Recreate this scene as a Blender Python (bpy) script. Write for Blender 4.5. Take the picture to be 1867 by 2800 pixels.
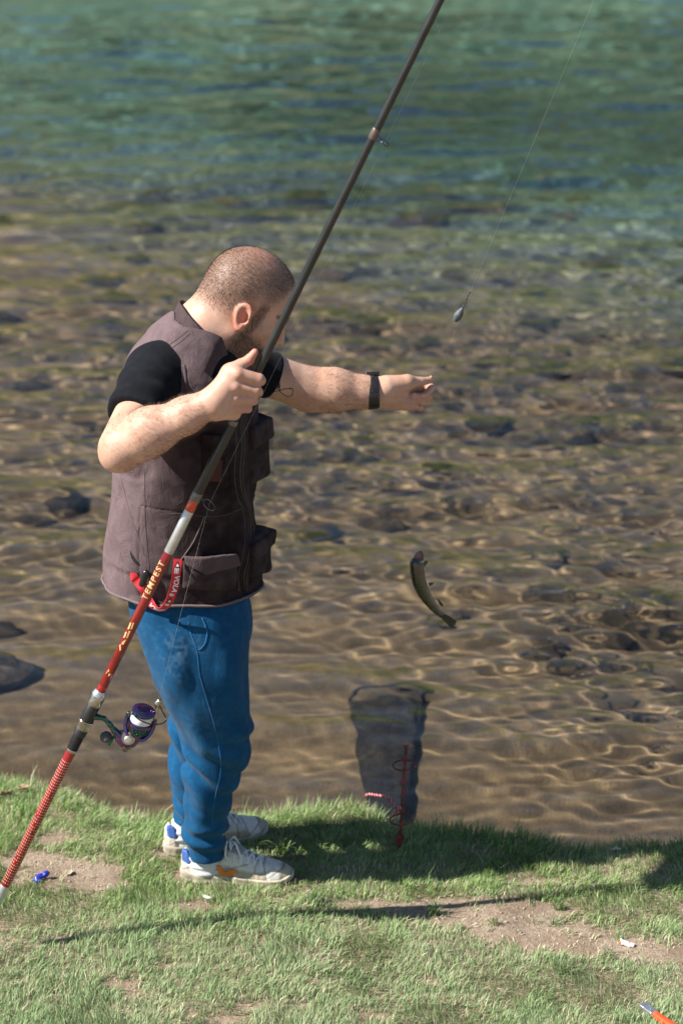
import bpy, bmesh, math, random
import numpy as np
from mathutils import Vector, Matrix, noise as mnoise
from mathutils.bvhtree import BVHTree

random.seed(7)
RNG = np.random.default_rng(11)
scene = bpy.context.scene
for o in list(bpy.data.objects):
    bpy.data.objects.remove(o)
COL = scene.collection

# ------------------------------------------------------------------ camera
CAM_PITCH = math.radians(21.0)
CAM_LOC = np.array([0.0, -5.73, 3.25])
cam_data = bpy.data.cameras.new('camera')
cam_data.lens = 85.0
cam_data.sensor_fit = 'VERTICAL'
cam_data.sensor_height = 36.0
cam_data.clip_start = 0.1
cam_data.clip_end = 2000.0
cam_data.dof.use_dof = True
cam_data.dof.focus_distance = 5.9
cam_data.dof.aperture_fstop = 3.0
cam = bpy.data.objects.new('camera', cam_data)
cam.location = CAM_LOC
cam.rotation_euler = (math.pi / 2 - CAM_PITCH, 0, 0)
COL.objects.link(cam)
scene.camera = cam

# ------------------------------------------------------------------ sky and sun
SUN_EL = math.radians(43.0)
SUN_AZ = math.radians(14.5)          # the light travels towards +x and a little towards +y
LIGHT = np.array([math.cos(SUN_AZ) * math.cos(SUN_EL), math.sin(SUN_AZ) * math.cos(SUN_EL), -math.sin(SUN_EL)])
world = bpy.data.worlds.new('World')
scene.world = world
world.use_nodes = True
wn = world.node_tree
bg = wn.nodes['Background']
sky = wn.nodes.new('ShaderNodeTexSky')
sky.sky_type = 'NISHITA'
sky.sun_disc = False
sky.sun_elevation = SUN_EL
sky.sun_rotation = math.atan2(-LIGHT[0], -LIGHT[1])
sky.altitude = 600
sky.air_density = 1.0
sky.dust_density = 0.6
wn.links.new(sky.outputs[0], bg.inputs[0])
bg.inputs[1].default_value = 0.060
sun_data = bpy.data.lights.new('sun', 'SUN')
sun_data.energy = 5.0
sun_data.angle = math.radians(0.53)
sun_data.color = (1.0, 0.945, 0.86)
sun = bpy.data.objects.new('sun', sun_data)
sun.rotation_euler = Vector(LIGHT).to_track_quat('-Z', 'Y').to_euler()
sun.location = (-8, -4, 9)
COL.objects.link(sun)
sun_data.cycles.is_caustics_light = True

scene.view_settings.view_transform = 'Standard'
scene.view_settings.look = 'None'
scene.view_settings.gamma = 1.0
scene.view_settings.use_curve_mapping = False
scene.view_settings.exposure = 1.0
scene.render.engine = 'CYCLES'
scene.cycles.use_denoising = True
scene.cycles.max_bounces = 10
scene.cycles.diffuse_bounces = 3
scene.cycles.glossy_bounces = 4
scene.cycles.transmission_bounces = 8
scene.cycles.transparent_max_bounces = 12
scene.cycles.caustics_reflective = False
scene.cycles.caustics_refractive = True
scene.cycles.sample_clamp_indirect = 6.0
scene.cycles.blur_glossy = 0.4

# ------------------------------------------------------------------ placing helpers
FPX = 85.0 / 36.0 * 2800.0
FW = np.array([0, math.cos(CAM_PITCH), -math.sin(CAM_PITCH)])
UPV = np.array([0, math.sin(CAM_PITCH), math.cos(CAM_PITCH)])
def _ray(u, v):
    return FW + (u - 933.5) / FPX * np.array([1.0, 0, 0]) - (v - 1400) / FPX * UPV
def P(u, v, y):
    """world point seen at photo pixel (u, v) that stands on the plane Y = y"""
    d = _ray(u, v)
    return CAM_LOC + d * ((y - CAM_LOC[1]) / d[1])
def G(u, v, z=0.0):
    """world point on the level Z = z seen at photo pixel (u, v)"""
    d = _ray(u, v)
    return CAM_LOC + d * ((z - CAM_LOC[2]) / d[2])

# ------------------------------------------------------------------ object helpers
def mesh_obj(name, verts, faces, mat=None, parent=None, smooth=True):
    me = bpy.data.meshes.new(name)
    if isinstance(verts, np.ndarray) and isinstance(faces, np.ndarray):
        n = faces.shape[1]
        me.vertices.add(len(verts))
        me.vertices.foreach_set('co', np.ascontiguousarray(verts, dtype=np.float32).ravel())
        me.loops.add(faces.size)
        me.loops.foreach_set('vertex_index', np.ascontiguousarray(faces, dtype=np.int32).ravel())
        me.polygons.add(len(faces))
        me.polygons.foreach_set('loop_start', np.arange(0, faces.size, n, dtype=np.int32))
        me.update(calc_edges=True)
        me.validate()
    else:
        me.from_pydata([tuple(map(float, v)) for v in verts], [], [tuple(map(int, f)) for f in faces])
        me.update()
    if smooth:
        me.polygons.foreach_set('use_smooth', np.ones(len(me.polygons), dtype=bool))
    o = bpy.data.objects.new(name, me)
    if mat is not None:
        me.materials.append(mat)
    COL.objects.link(o)
    if parent is not None:
        o.parent = parent
    return o
def empty(name, loc=(0, 0, 0), parent=None):
    o = bpy.data.objects.new(name, None)
    o.location = loc
    o.empty_display_size = 0.1
    COL.objects.link(o)
    if parent is not None:
        o.parent = parent
        o.matrix_parent_inverse = Matrix.Translation(Vector(parent.location)).inverted()
    return o
def adopt(o, parent):
    """make o a part of parent, leaving it where it stands"""
    def wm(x):
        m_ = Matrix.LocRotScale(x.location, x.rotation_euler, x.scale)
        return m_ if x.parent is None else wm(x.parent) @ x.matrix_parent_inverse @ m_
    o.parent = parent
    o.matrix_parent_inverse = wm(parent).inverted()
    return o
def tag(o, label, cat, group=None, kind=None):
    if label: o['label'] = label
    if cat: o['category'] = cat
    if group: o['group'] = group
    if kind: o['kind'] = kind
    return o
def attr_float(o, name, vals):
    a = o.data.attributes.new(name, 'FLOAT', 'POINT')
    a.data.foreach_set('value', np.ascontiguousarray(vals, dtype=np.float32))
def attr_color(o, name, rgb):
    a = o.data.attributes.new(name, 'FLOAT_COLOR', 'POINT')
    c = np.ones((len(rgb), 4), dtype=np.float32)
    c[:, :3] = rgb
    a.data.foreach_set('color', c.ravel())

# ------------------------------------------------------------------ material helpers
class NT:
    def __init__(self, name):
        self.mat = bpy.data.materials.new(name)
        self.mat.use_nodes = True
        self.t = self.mat.node_tree
        self.out = self.t.nodes['Material Output']
        self.b = self.t.nodes['Principled BSDF']
    def n(self, typ, **kw):
        nd = self.t.nodes.new('ShaderNode' + typ)
        for k, v in kw.items():
            if k.startswith('i_'):
                key = k[2:]
                key = int(key) if key.isdigit() else key
                nd.inputs[key].default_value = v
            else:
                setattr(nd, k, v)
        return nd
    def l(self, a, b):
        self.t.links.new(a, b)
    def coord(self, which='Object'):
        return self.n('TexCoord').outputs[which]
    def mapping(self, vec, scale=(1, 1, 1), rot=(0, 0, 0)):
        m = self.n('Mapping')
        m.inputs['Scale'].default_value = scale
        m.inputs['Rotation'].default_value = rot
        self.l(vec, m.inputs['Vector'])
        return m.outputs[0]
    def noise(self, vec=None, scale=5.0, detail=3.0, rough=0.55, dist=0.0):
        nd = self.n('TexNoise')
        nd.inputs['Scale'].default_value = scale
        nd.inputs['Detail'].default_value = detail
        nd.inputs['Roughness'].default_value = rough
        nd.inputs['Distortion'].default_value = dist
        if vec is not None:
            self.l(vec, nd.inputs['Vector'])
        return nd.outputs[0]
    def ramp(self, fac, stops):
        r = self.n('ValToRGB')
        el = r.color_ramp.elements
        while len(el) < len(stops):
            el.new(0.5)
        for e, (p, c) in zip(el, stops):
            e.position = p
            e.color = (c, c, c, 1) if not hasattr(c, '__len__') else (*c, 1)
        self.l(fac, r.inputs[0])
        return r.outputs[0]
    def mix(self, fac, a, b, blend='MIX'):
        m = self.n('MixRGB', blend_type=blend)
        for s, i in ((fac, 0), (a, 1), (b, 2)):
            if isinstance(s, (int, float)):
                m.inputs[i].default_value = s if i == 0 else (s, s, s, 1)
            elif isinstance(s, tuple):
                m.inputs[i].default_value = (*s, 1)
            else:
                self.l(s, m.inputs[i])
        return m.outputs[0]
    def math(self, op, a, b=0.0):
        m = self.n('Math', operation=op)
        for s, i in ((a, 0), (b, 1)):
            if isinstance(s, (int, float)):
                m.inputs[i].default_value = s
            else:
                self.l(s, m.inputs[i])
        return m.outputs[0]
    def attr(self, name, out='Fac'):
        a = self.n('Attribute', attribute_name=name)
        return a.outputs[out]
    def bump(self, height, strength=0.3, dist=0.002):
        bp = self.n('Bump')
        bp.inputs['Strength'].default_value = strength
        bp.inputs['Distance'].default_value = dist
        self.l(height, bp.inputs['Height'])
        self.l(bp.outputs[0], self.b.inputs['Normal'])
    def base(self, s):
        if isinstance(s, tuple):
            self.b.inputs['Base Color'].default_value = (*s, 1)
        else:
            self.l(s, self.b.inputs['Base Color'])
        return self
    def set(self, **kw):
        names = {'rough': 'Roughness', 'metal': 'Metallic', 'spec': 'Specular IOR Level', 'coat': 'Coat Weight',
                 'coatr': 'Coat Roughness', 'sss': 'Subsurface Weight', 'sheen': 'Sheen Weight', 'trans': 'Transmission Weight',
                 'ior': 'IOR', 'sheenr': 'Sheen Roughness', 'alpha': 'Alpha', 'sssc': 'Subsurface Scale'}
        for k, v in kw.items():
            s = self.b.inputs[names[k]]
            if isinstance(v, (int, float)):
                s.default_value = v
            else:
                self.l(v, s)
        return self
def plain(name, col, rough=0.5, metal=0.0, var=0.12, scale=60.0, **kw):
    """paint, metal or cloth with a little unevenness of tone and gloss"""
    m = NT(name)
    c = m.coord()
    nz = m.noise(c, scale, 4)
    d = tuple(max(0.0, x * (1 - var * 1.6)) for x in col)
    e = tuple(min(1.0, x * (1 + var)) for x in col)
    m.base(m.mix(m.ramp(nz, [(0.3, 0.0), (0.7, 1.0)]), d, e))
    m.set(rough=m.math('ADD', m.math('MULTIPLY', m.noise(c, scale * 0.4, 2), 0.16), rough - 0.08), metal=metal, **kw)
    return m.mat

# smooth value noise for numpy arrays
_NT = np.random.default_rng(99).uniform(-1, 1, (64, 64, 64)).astype(np.float32).ravel()
def vnoise(p, freq=1.0, seed=0):
    q = np.asarray(p) * freq + seed * 7.31
    f = np.floor(q)
    t = q - f
    t = t * t * (3 - 2 * t)
    I = f.astype(np.int64)
    i0 = (I[..., 0] & 63) << 12; i1 = ((I[..., 0] + 1) & 63) << 12
    j0 = (I[..., 1] & 63) << 6; j1 = ((I[..., 1] + 1) & 63) << 6
    k0 = I[..., 2] & 63; k1 = (I[..., 2] + 1) & 63
    x, y, z = t[..., 0], t[..., 1], t[..., 2]
    T = _NT
    def lx(j, k):
        a = T[i0 + j + k]
        return a + (T[i1 + j + k] - a) * x
    a = lx(j0, k0); a = a + (lx(j1, k0) - a) * y
    b = lx(j0, k1); b = b + (lx(j1, k1) - b) * y
    return a + (b - a) * z
def fbm(p, freq=1.0, octs=3, seed=0):
    s = 0; a = 1.0
    for o in range(octs):
        s = s + a * vnoise(p, freq * 2 ** o, seed + o * 17)
        a *= 0.5
    return s
def sstep(a, b, x):
    t = np.clip((x - a) / (b - a), 0, 1)
    return t * t * (3 - 2 * t)
# ================================================================== the setting
WATER_Z = -0.13
EDGE = np.array([(-40, 2.5), (-6, 1.1), (-2.2, 0.78), (-1.3, 0.66), (-0.95, 0.60), (-0.80, 0.53), (-0.68, 0.42), (-0.55, 0.375), (-0.32, 0.375), (-0.1, 0.41),
                 (0.06, 0.42), (0.16, 0.34), (0.28, 0.30), (0.45, 0.28), (0.62, 0.235), (0.70, 0.225), (0.80, 0.25), (0.95, 0.27), (1.4, 0.32), (2.2, 0.3), (6, 0.6), (40, 2.0)])
def edge_y(x):
    x = np.asarray(x, float)
    e = np.interp(x, EDGE[:, 0], EDGE[:, 1])
    p = np.stack([x, np.zeros_like(x), np.zeros_like(x)], -1)
    return e + 0.018 * vnoise(p, 9.0, 3) + 0.01 * vnoise(p, 23.0, 5)
def ground_z(x, y):
    x = np.asarray(x, float); y = np.asarray(y, float)
    p = np.stack([x, y, np.zeros_like(x)], -1)
    z = 0.014 * vnoise(p, 2.3, 1) + 0.007 * vnoise(p, 6.0, 2) + 0.0035 * vnoise(p, 17.0, 9)
    d = edge_y(x) - y                       # distance inland of the lip
    z = z - 0.035 * sstep(0.16, -0.02, d) - 0.26 * sstep(0.015, -0.085, d)
    return z
# river bed: sand shelf, cobbles, then a drop into deep water
def bed_z(x, y):
    d = y - np.interp(x, EDGE[:, 0], EDGE[:, 1])
    z = np.interp(d, [-0.4, 0.02, 0.3, 1.2, 3.0, 5.5, 8.0, 10.0, 13.0, 60.0], [-0.30, -0.31, -0.34, -0.42, -0.52, -0.64, -0.85, -1.5, -2.6, -3.2])
    p = np.stack([x, y, np.zeros_like(x)], -1)
    return z + (0.035 * vnoise(p, 1.1, 21) + 0.016 * vnoise(p, 3.1, 22) + 0.006 * vnoise(p, 11.0, 23)) * sstep(0.0, 0.4, d)
def graded(lo, hi, a, b, step, grow=1.18):
    """grid lines: even spacing inside [a, b], widening outside"""
    mid = list(np.arange(a, b, step))
    r = []; x = b; s = step
    while x < hi:
        r.append(x); s *= grow; x += s
    r.append(hi)
    l = []; x = a; s = step
    while True:
        s *= grow; x -= s
        if x <= lo: break
        l.append(x)
    l.append(lo)
    return np.array(l[::-1] + mid + r)
def grid_faces(nx, ny):
    i = np.arange(nx - 1)[None, :] + np.arange(ny - 1)[:, None] * nx
    i = i.ravel()
    return np.stack([i, i + 1, i + nx + 1, i + nx], 1)
def sheet(name, xs, ys, fz, mat):
    X, Y = np.meshgrid(xs, ys)
    Z = fz(X, Y)
    return mesh_obj(name, np.stack([X, Y, Z], -1).reshape(-1, 3), grid_faces(len(xs), len(ys)), mat)

# --- bare soil showing through the turf (0 = turf, 1 = bare)
PATCH = [(G(1330, 2500), 0.20, 0.075), (G(1500, 2545), 0.20, 0.07), (G(1640, 2580), 0.20, 0.06), (G(1800, 2600), 0.16, 0.07), (G(1215, 2480), 0.09, 0.04),
         (G(1020, 2480), 0.13, 0.022), (G(180, 2390), 0.14, 0.065), (G(70, 2350), 0.10, 0.06), (G(250, 2425), 0.10, 0.045), (G(130, 2300), 0.06, 0.03),
         (G(560, 2490), 0.10, 0.022), (G(470, 2640), 0.05, 0.018), (G(870, 2690), 0.045, 0.016), (G(710, 2760), 0.05, 0.018), (G(810, 2755), 0.03, 0.014), (G(1030, 2785), 0.05, 0.02),
         (G(160, 2565), 0.05, 0.014), (G(620, 2790), 0.05, 0.016), (G(1490, 2410), 0.08, 0.02), (G(360, 2600), 0.04, 0.012)]
def bare(x, y):
    x = np.asarray(x, float); y = np.asarray(y, float)
    p = np.stack([x, y, np.zeros_like(x)], -1)
    nz = 0.35 * vnoise(p, 9.0, 31) + 0.35 * vnoise(p, 24.0, 32) + 0.35 * vnoise(p, 60.0, 33)
    m = np.zeros_like(x)
    for c, a, b in PATCH:
        r = np.sqrt(((x - c[0]) / a) ** 2 + ((y - c[1]) / b) ** 2)
        m = np.maximum(m, sstep(1.25, 0.55, r + nz * 1.0))
    speck = sstep(0.62, 0.95, vnoise(p, 7.0, 41) * 0.7 + vnoise(p, 19.0, 42) * 0.5) * 0.75
    return np.maximum(m, speck)

m = NT('soil')
c = m.coord()
n1 = m.noise(c, 7, 5); n2 = m.noise(c, 60, 6, 0.7); n3 = m.noise(c, 260, 3)
col = m.ramp(n1, [(0.3, (0.25, 0.18, 0.125)), (0.5, (0.37, 0.285, 0.215)), (0.72, (0.46, 0.37, 0.29))])
col = m.mix(m.ramp(n2, [(0.35, 0.7), (0.7, 0.0)]), col, (0.15, 0.105, 0.07))
col = m.mix(m.ramp(n3, [(0.62, 0.0), (0.72, 0.8)]), col, (0.45, 0.38, 0.29))
m.base(col).set(rough=0.95, spec=0.2)
m.bump(m.math('ADD', n2, m.math('MULTIPLY', n3, 0.5)), 0.9, 0.008)
ground = sheet('ground', graded(-300, 300, -1.3, 1.4, 0.02, 1.25), graded(-300, 0.85, -1.2, 0.85, 0.02, 1.25),
               lambda X, Y: np.where(Y > edge_y(X) + 0.3, -0.6, ground_z(X, Y)), m.mat)
ground['kind'] = 'structure'
ground.cycles.is_caustics_receiver = True

m = NT('river_sand')
c = m.coord()
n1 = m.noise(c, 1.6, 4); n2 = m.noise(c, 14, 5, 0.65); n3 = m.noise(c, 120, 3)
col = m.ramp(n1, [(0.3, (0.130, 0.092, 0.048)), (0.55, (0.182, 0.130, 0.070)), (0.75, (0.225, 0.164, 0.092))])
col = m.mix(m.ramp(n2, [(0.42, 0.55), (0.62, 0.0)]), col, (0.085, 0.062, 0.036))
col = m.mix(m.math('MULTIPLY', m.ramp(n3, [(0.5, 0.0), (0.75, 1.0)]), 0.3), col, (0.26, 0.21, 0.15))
sx_ = m.n('SeparateXYZ'); m.l(c, sx_.inputs[0])
wd_ = m.math('ADD', sx_.outputs['Y'], m.math('ADD', m.math('MULTIPLY', m.noise(c, 0.5, 4), 4.0), m.math('MULTIPLY', sx_.outputs['X'], 0.75)))
deep_tint = m.n('MapRange'); deep_tint.inputs[1].default_value = 8.6; deep_tint.inputs[2].default_value = 13.2
m.l(wd_, deep_tint.inputs[0])
gcol = m.mix(m.noise(c, 0.8, 4), (0.042, 0.155, 0.155), (0.098, 0.165, 0.118))  # green tint of the deep water, painted into the bed colour
col = m.mix(m.ramp(deep_tint.outputs[0], [(0.0, 0.0), (0.45, 0.5), (1.0, 0.92)]), col, gcol)
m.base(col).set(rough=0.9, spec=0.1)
m.bump(n2, 0.5, 0.02)
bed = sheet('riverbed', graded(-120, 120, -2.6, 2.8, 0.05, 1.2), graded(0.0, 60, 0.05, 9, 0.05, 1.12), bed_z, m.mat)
bed['kind'] = 'structure'

# --- stones on the bed
def make_rock(name, seed, flat=0.6, sub=3):
    bm = bmesh.new()
    bmesh.ops.create_icosphere(bm, subdivisions=sub, radius=1.0)
    for v in bm.verts:
        p = np.array(v.co)
        d = 1 + 0.28 * float(vnoise(p[None] + seed * 3.1, 1.1, seed)[0]) + 0.12 * float(vnoise(p[None], 2.6, seed + 1)[0])
        v.co = Vector(p * d * np.array([1, 0.8, flat]))
    me = bpy.data.meshes.new(name)
    bm.to_mesh(me); bm.free()
    me.polygons.foreach_set('use_smooth', np.ones(len(me.polygons), dtype=bool))
    return me
m = NT('river_stone')
c = m.coord()
inf = m.n('ObjectInfo')
tone = m.ramp(inf.outputs['Random'], [(0.0, (0.055, 0.040, 0.024)), (0.35, (0.10, 0.076, 0.046)), (0.6, (0.135, 0.105, 0.066)), (0.8, (0.14, 0.095, 0.045)), (1.0, (0.20, 0.165, 0.115))])
n2 = m.noise(c, 2.2, 5)
col = m.mix(m.ramp(n2, [(0.4, 0.6), (0.65, 0.0)]), tone, (0.05, 0.042, 0.022))
m.base(col).set(rough=0.85, spec=0.1)
m.bump(m.noise(c, 6, 5, 0.65), 0.6, 0.15)
STONE_M = m.mat
rocks = [make_rock('stone', s, f, 2) for s, f in ((1, 0.55), (2, 0.7), (3, 0.5), (4, 0.62))]
for r in rocks: r.materials.append(STONE_M)
rs = random.Random(5)
n_st = 0
while n_st < 130:
    y = 1.7 + 8.3 * rs.random() ** 0.8
    wx = 0.7 + 0.19 * (y + 5.7) * 0.9
    x = rs.uniform(-wx, wx)
    right = sstep(0.0, 0.7, np.array(x / (0.15 * (y + 5.7))))
    dens = float(sstep(2.0, 4.2, np.array(y + 1.6 * right)))
    if rs.random() > 0.06 + 0.94 * dens: continue
    o = bpy.data.objects.new('stone', rs.choice(rocks))
    s = rs.uniform(0.035, 0.10) * (1 + 0.05 * y) * (1.4 if rs.random() < 0.12 else 1)
    z = float(bed_z(np.array(x), np.array(y)))
    o.location = (x, y, z + 0.12 * s)
    o.scale = (s, s, s)
    o.rotation_euler = (rs.uniform(-.2, .2), rs.uniform(-.2, .2), rs.uniform(0, 6.28))
    COL.objects.link(o)
    o.parent = bed
    n_st += 1
for (u_, v_, s_) in ((-110, 1890, 0.22),):      # the big rock in the shallows at left
    big = make_rock('stone', 17, 0.42, 4); big.materials.append(plain('dark_rock', (0.075, 0.052, 0.028), 0.95, 0, 0.6, 5)); o = bpy.data.objects.new('stone', big); c_ = G(u_, v_, -0.30)
    o.location = (c_[0], c_[1], -0.36); o.scale = (s_, s_, s_); o.rotation_euler = (0, 0, u_)
    COL.objects.link(o); o.parent = bed

# --- the water: one rippled sheet over the bed
def wave_height(X, Y, hx, hy):
    r = np.random.default_rng(4)
    H = np.zeros_like(X)
    pq = np.stack([X, Y, np.zeros_like(X)], -1)
    d = Y - np.interp(X, EDGE[:, 0], EDGE[:, 1])
    calm = 0.32 + 0.62 * sstep(0.6, 3.8, d + 0.8 * sstep(-0.1, 0.9, X) + 0.7 * vnoise(pq, 0.8, 73)) + 0.26 * sstep(0.1, 0.7, X) * sstep(0.2, 0.6, d) * sstep(3.5, 1.5, d)
    calm = calm * (1 - 0.25 * sstep(5.0, 10.0, d))
    gust = 1.0 + 0.35 * vnoise(pq, 0.55, 71)
    N = 110
    for i in range(N):
        lam = 0.062 * (1.5 / 0.062) ** (i / (N - 1)) * r.uniform(0.92, 1.08)
        k = 2 * math.pi / lam
        th = math.radians(90) + r.normal(0, 0.32 if lam > 0.28 else 0.65)
        slope = 0.0175 * (1.0 if lam < 0.6 else 0.45) * (1.05 if lam < 0.2 else 1.0)
        kx, ky = k * math.cos(th), k * math.sin(th)
        need = np.maximum(np.abs(kx) * hx, np.abs(ky) * hy)
        w = sstep(1.9, 0.9, need)
        ww = w * (calm if lam < 0.36 else 0.55 + 0.45 * calm)
        H += ww * slope / k * np.cos(kx * X + ky * Y + r.uniform(0, 6.283))
    H *= gust
    # rings spreading from where the fish left the water
    for (cx, cy), amp, lam, r0, wd in (((0.55, 1.05), 0.0030, 0.090, 0.36, 0.30),):
        rr = np.hypot(X - cx, Y - cy)
        H += amp * np.cos(2 * math.pi * rr / lam) * np.exp(-((rr - r0) / wd) ** 2) * sstep(0.9, 0.4, np.maximum(hx, hy) * 2 * math.pi / lam)
    return WATER_Z + H
wx = graded(-60, 60, -1.5, 1.9, 0.0140, 1.035)
wy = graded(0.12, 17, 0.14, 3.6, 0.0115, 1.0032)
wy = np.concatenate([wy[:-1], graded(16.9, 34, 16.95, 17.05, 0.05, 1.12)[1:]])
wy = np.unique(np.round(wy, 5))
m = NT('river_water')
m.t.nodes.remove(m.b)
gl = m.n('BsdfGlass')
gl.inputs['Color'].default_value = (1, 1, 1, 1)
gl.inputs['Roughness'].default_value = 0.0
gl.inputs['IOR'].default_value = 1.333
m.l(gl.outputs[0], m.out.inputs['Surface'])
WATER_MAT = m.mat
def build_water():
    X, Y = np.meshgrid(wx, wy)
    hx = np.gradient(wx)[None, :] + 0 * X
    hy = np.gradient(wy)[:, None] + 0 * X
    Z = wave_height(X, Y, hx, hy)
    v = np.stack([X, Y, Z], -1).reshape(-1, 3)
    return mesh_obj('river_water', v, grid_faces(len(wx), len(wy)), WATER_MAT)
water = build_water()
water['kind'] = 'structure'
water.cycles.is_caustics_caster = True
for o in [bed] + [o for o in COL.objects if o.parent == bed]:
    o.cycles.is_caustics_receiver = True
print('water verts', len(water.data.vertices))
# --- the wooded slope across the river, seen only as a reflection
m = NT('wooded_slope')
c = m.coord()
n1 = m.noise(c, 0.16, 4); n2 = m.noise(c, 0.9, 4, 0.65)
col = m.ramp(n1, [(0.32, (0.045, 0.090, 0.045)), (0.5, (0.095, 0.125, 0.060)), (0.66, (0.17, 0.165, 0.080)), (0.8, (0.23, 0.20, 0.12))])
col = m.mix(m.ramp(n2, [(0.40, 0.75), (0.62, 0.0)]), col, (0.030, 0.062, 0.035))
m.base(col).set(rough=0.95, spec=0.1)
def hill_z(X, Y):
    p = np.stack([X, Y, 0 * X], -1)
    d = Y - 27 + 3 * vnoise(p, 0.05, 3)
    z = -1.5 + 16.0 * sstep(-1, 34, d) + 14 * sstep(20, 110, d)
    return z + (0.9 * vnoise(p, 0.45, 5) + 0.7 * vnoise(p, 1.1, 6)) * sstep(0, 5, d)
hill = sheet('hill', np.linspace(-90, 90, 181), np.linspace(24, 140, 117), hill_z, m.mat)
hill['kind'] = 'structure'
# ================================================================== solid modelling by distance fields
def V3(*a): return np.array(a, float)
def nrm(a):
    a = np.asarray(a, float)
    return a / np.linalg.norm(a)
class Field:
    def __init__(self): self.ops = []
    def add(self, fn, c, R, k=0.01, op='u'):
        self.ops.append((fn, np.asarray(c, float), R, k, op)); return self
    def cone(self, a, b, ra, rb, k=0.01, op='u', flat=None, s=1.0):
        a = np.asarray(a, float); b = np.asarray(b, float); ba = b - a; L2 = max(ba @ ba, 1e-9)
        if flat is not None:
            n = nrm(flat)
        def fn(p):
            pa = p - a
            h = np.clip(pa @ ba / L2, 0, 1)
            q = pa - h[:, None] * ba
            if flat is not None:
                q = q + np.outer((q @ n) * (s - 1), n)
            return np.sqrt((q * q).sum(1)) - (ra + (rb - ra) * h)
        return self.add(fn, (a + b) / 2, math.sqrt(L2) / 2 + max(ra, rb), k, op)
    def ell(self, c, r, M=None, k=0.01, op='u'):
        c = np.asarray(c, float); r = np.asarray(r, float)
        def fn(p):
            q = p - c
            if M is not None: q = q @ M
            k0 = np.sqrt(((q / r) ** 2).sum(1)); k1 = np.sqrt(((q / r ** 2) ** 2).sum(1)) + 1e-9
            return k0 * (k0 - 1) / k1
        return self.add(fn, c, r.max(), k, op)
    def box(self, c, h, M=None, rad=0.005, k=0.005, op='u'):
        c = np.asarray(c, float); h = np.asarray(h, float) - rad
        def fn(p):
            q = p - c
            if M is not None: q = q @ M
            q = np.abs(q) - h
            return np.sqrt((np.maximum(q, 0) ** 2).sum(1)) + np.minimum(q.max(1), 0) - rad
        return self.add(fn, c, float(np.linalg.norm(h)) + rad, k, op)
    def chain(self, pts, radii, k=0.008, **kw):
        for i in range(len(pts) - 1):
            self.cone(pts[i], pts[i + 1], radii[i], radii[i + 1], k=k, **kw)
        return self
    def __call__(self, p):
        c = p.mean(0); R = math.sqrt(((p - c) ** 2).sum(1).max())
        d = np.full(len(p), 0.3)
        for fn, ci, Ri, k, op in self.ops:
            if np.linalg.norm(c - ci) - Ri > R + k + 0.02:
                continue
            e = fn(p)
            if op == 'u':
                h = np.maximum(k - np.abs(d - e), 0) / k
                d = np.minimum(d, e) - h * h * k * 0.25
            elif op == 's':
                e = -e
                h = np.maximum(k - np.abs(d - e), 0) / k
                d = np.maximum(d, e) + h * h * k * 0.25
            else:
                d = e(d) if callable(e) else d + e
        return d
def loft(levels, pw=2.0):
    """a stack of level cross-sections: rows of z, cx, cy, ax, ay (sorted by z)"""
    A = np.array(sorted(map(tuple, levels)))
    def cr(z, j):                                   # smooth interpolation through the rows
        i = np.clip(np.searchsorted(A[:, 0], z) - 1, 0, len(A) - 2)
        z0 = A[i, 0]; z1 = A[i + 1, 0]
        t = np.clip((z - z0) / (z1 - z0), 0, 1)
        im = np.maximum(i - 1, 0); ip = np.minimum(i + 2, len(A) - 1)
        m0 = (A[i + 1, j] - A[im, j]) / np.maximum(A[i + 1, 0] - A[im, 0], 1e-6) * (z1 - z0)
        m1 = (A[ip, j] - A[i, j]) / np.maximum(A[ip, 0] - A[i, 0], 1e-6) * (z1 - z0)
        return (2*t**3 - 3*t*t + 1) * A[i, j] + (t**3 - 2*t*t + t) * m0 + (-2*t**3 + 3*t*t) * A[i + 1, j] + (t**3 - t*t) * m1
    zlo, zhi = A[0, 0], A[-1, 0]
    zt = np.linspace(zlo, zhi, 600)
    tab = [cr(zt, j) for j in (1, 2, 3, 4)]
    gr = np.maximum(np.abs(np.gradient(tab[2], zt)), np.abs(np.gradient(tab[3], zt))) + np.abs(np.gradient(tab[0], zt))
    tab.append(0.95 / np.sqrt(1 + gr ** 2))
    def fn(p):
        z = p[:, 2]
        t = np.clip((z - zlo) / (zhi - zlo), 0, 1) * 598.999
        i = t.astype(np.int64); t = t - i
        cx, cy, ax, ay, sl = (T[i] + (T[i + 1] - T[i]) * t for T in tab)
        qx = np.abs(p[:, 0] - cx); qy = np.abs(p[:, 1] - cy)
        k0 = ((qx / ax) ** pw + (qy / ay) ** pw) ** (1 / pw) + 1e-9
        rr = np.sqrt(qx ** 2 + qy ** 2)
        d = np.where(rr > 1e-6, rr * (1 - 1 / k0), -np.minimum(ax, ay))
        dz = np.maximum(zlo - z, z - zhi)
        return np.maximum(d * sl, dz)
    c = np.array([A[:, 1].mean(), A[:, 2].mean(), (zlo + zhi) / 2])
    R = float(np.sqrt(((A[:, 1] - c[0]) ** 2 + (A[:, 2] - c[1]) ** 2 + (A[:, 0] - c[2]) ** 2).max()) + max(A[:, 3].max(), A[:, 4].max()))
    return fn, c, R
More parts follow.
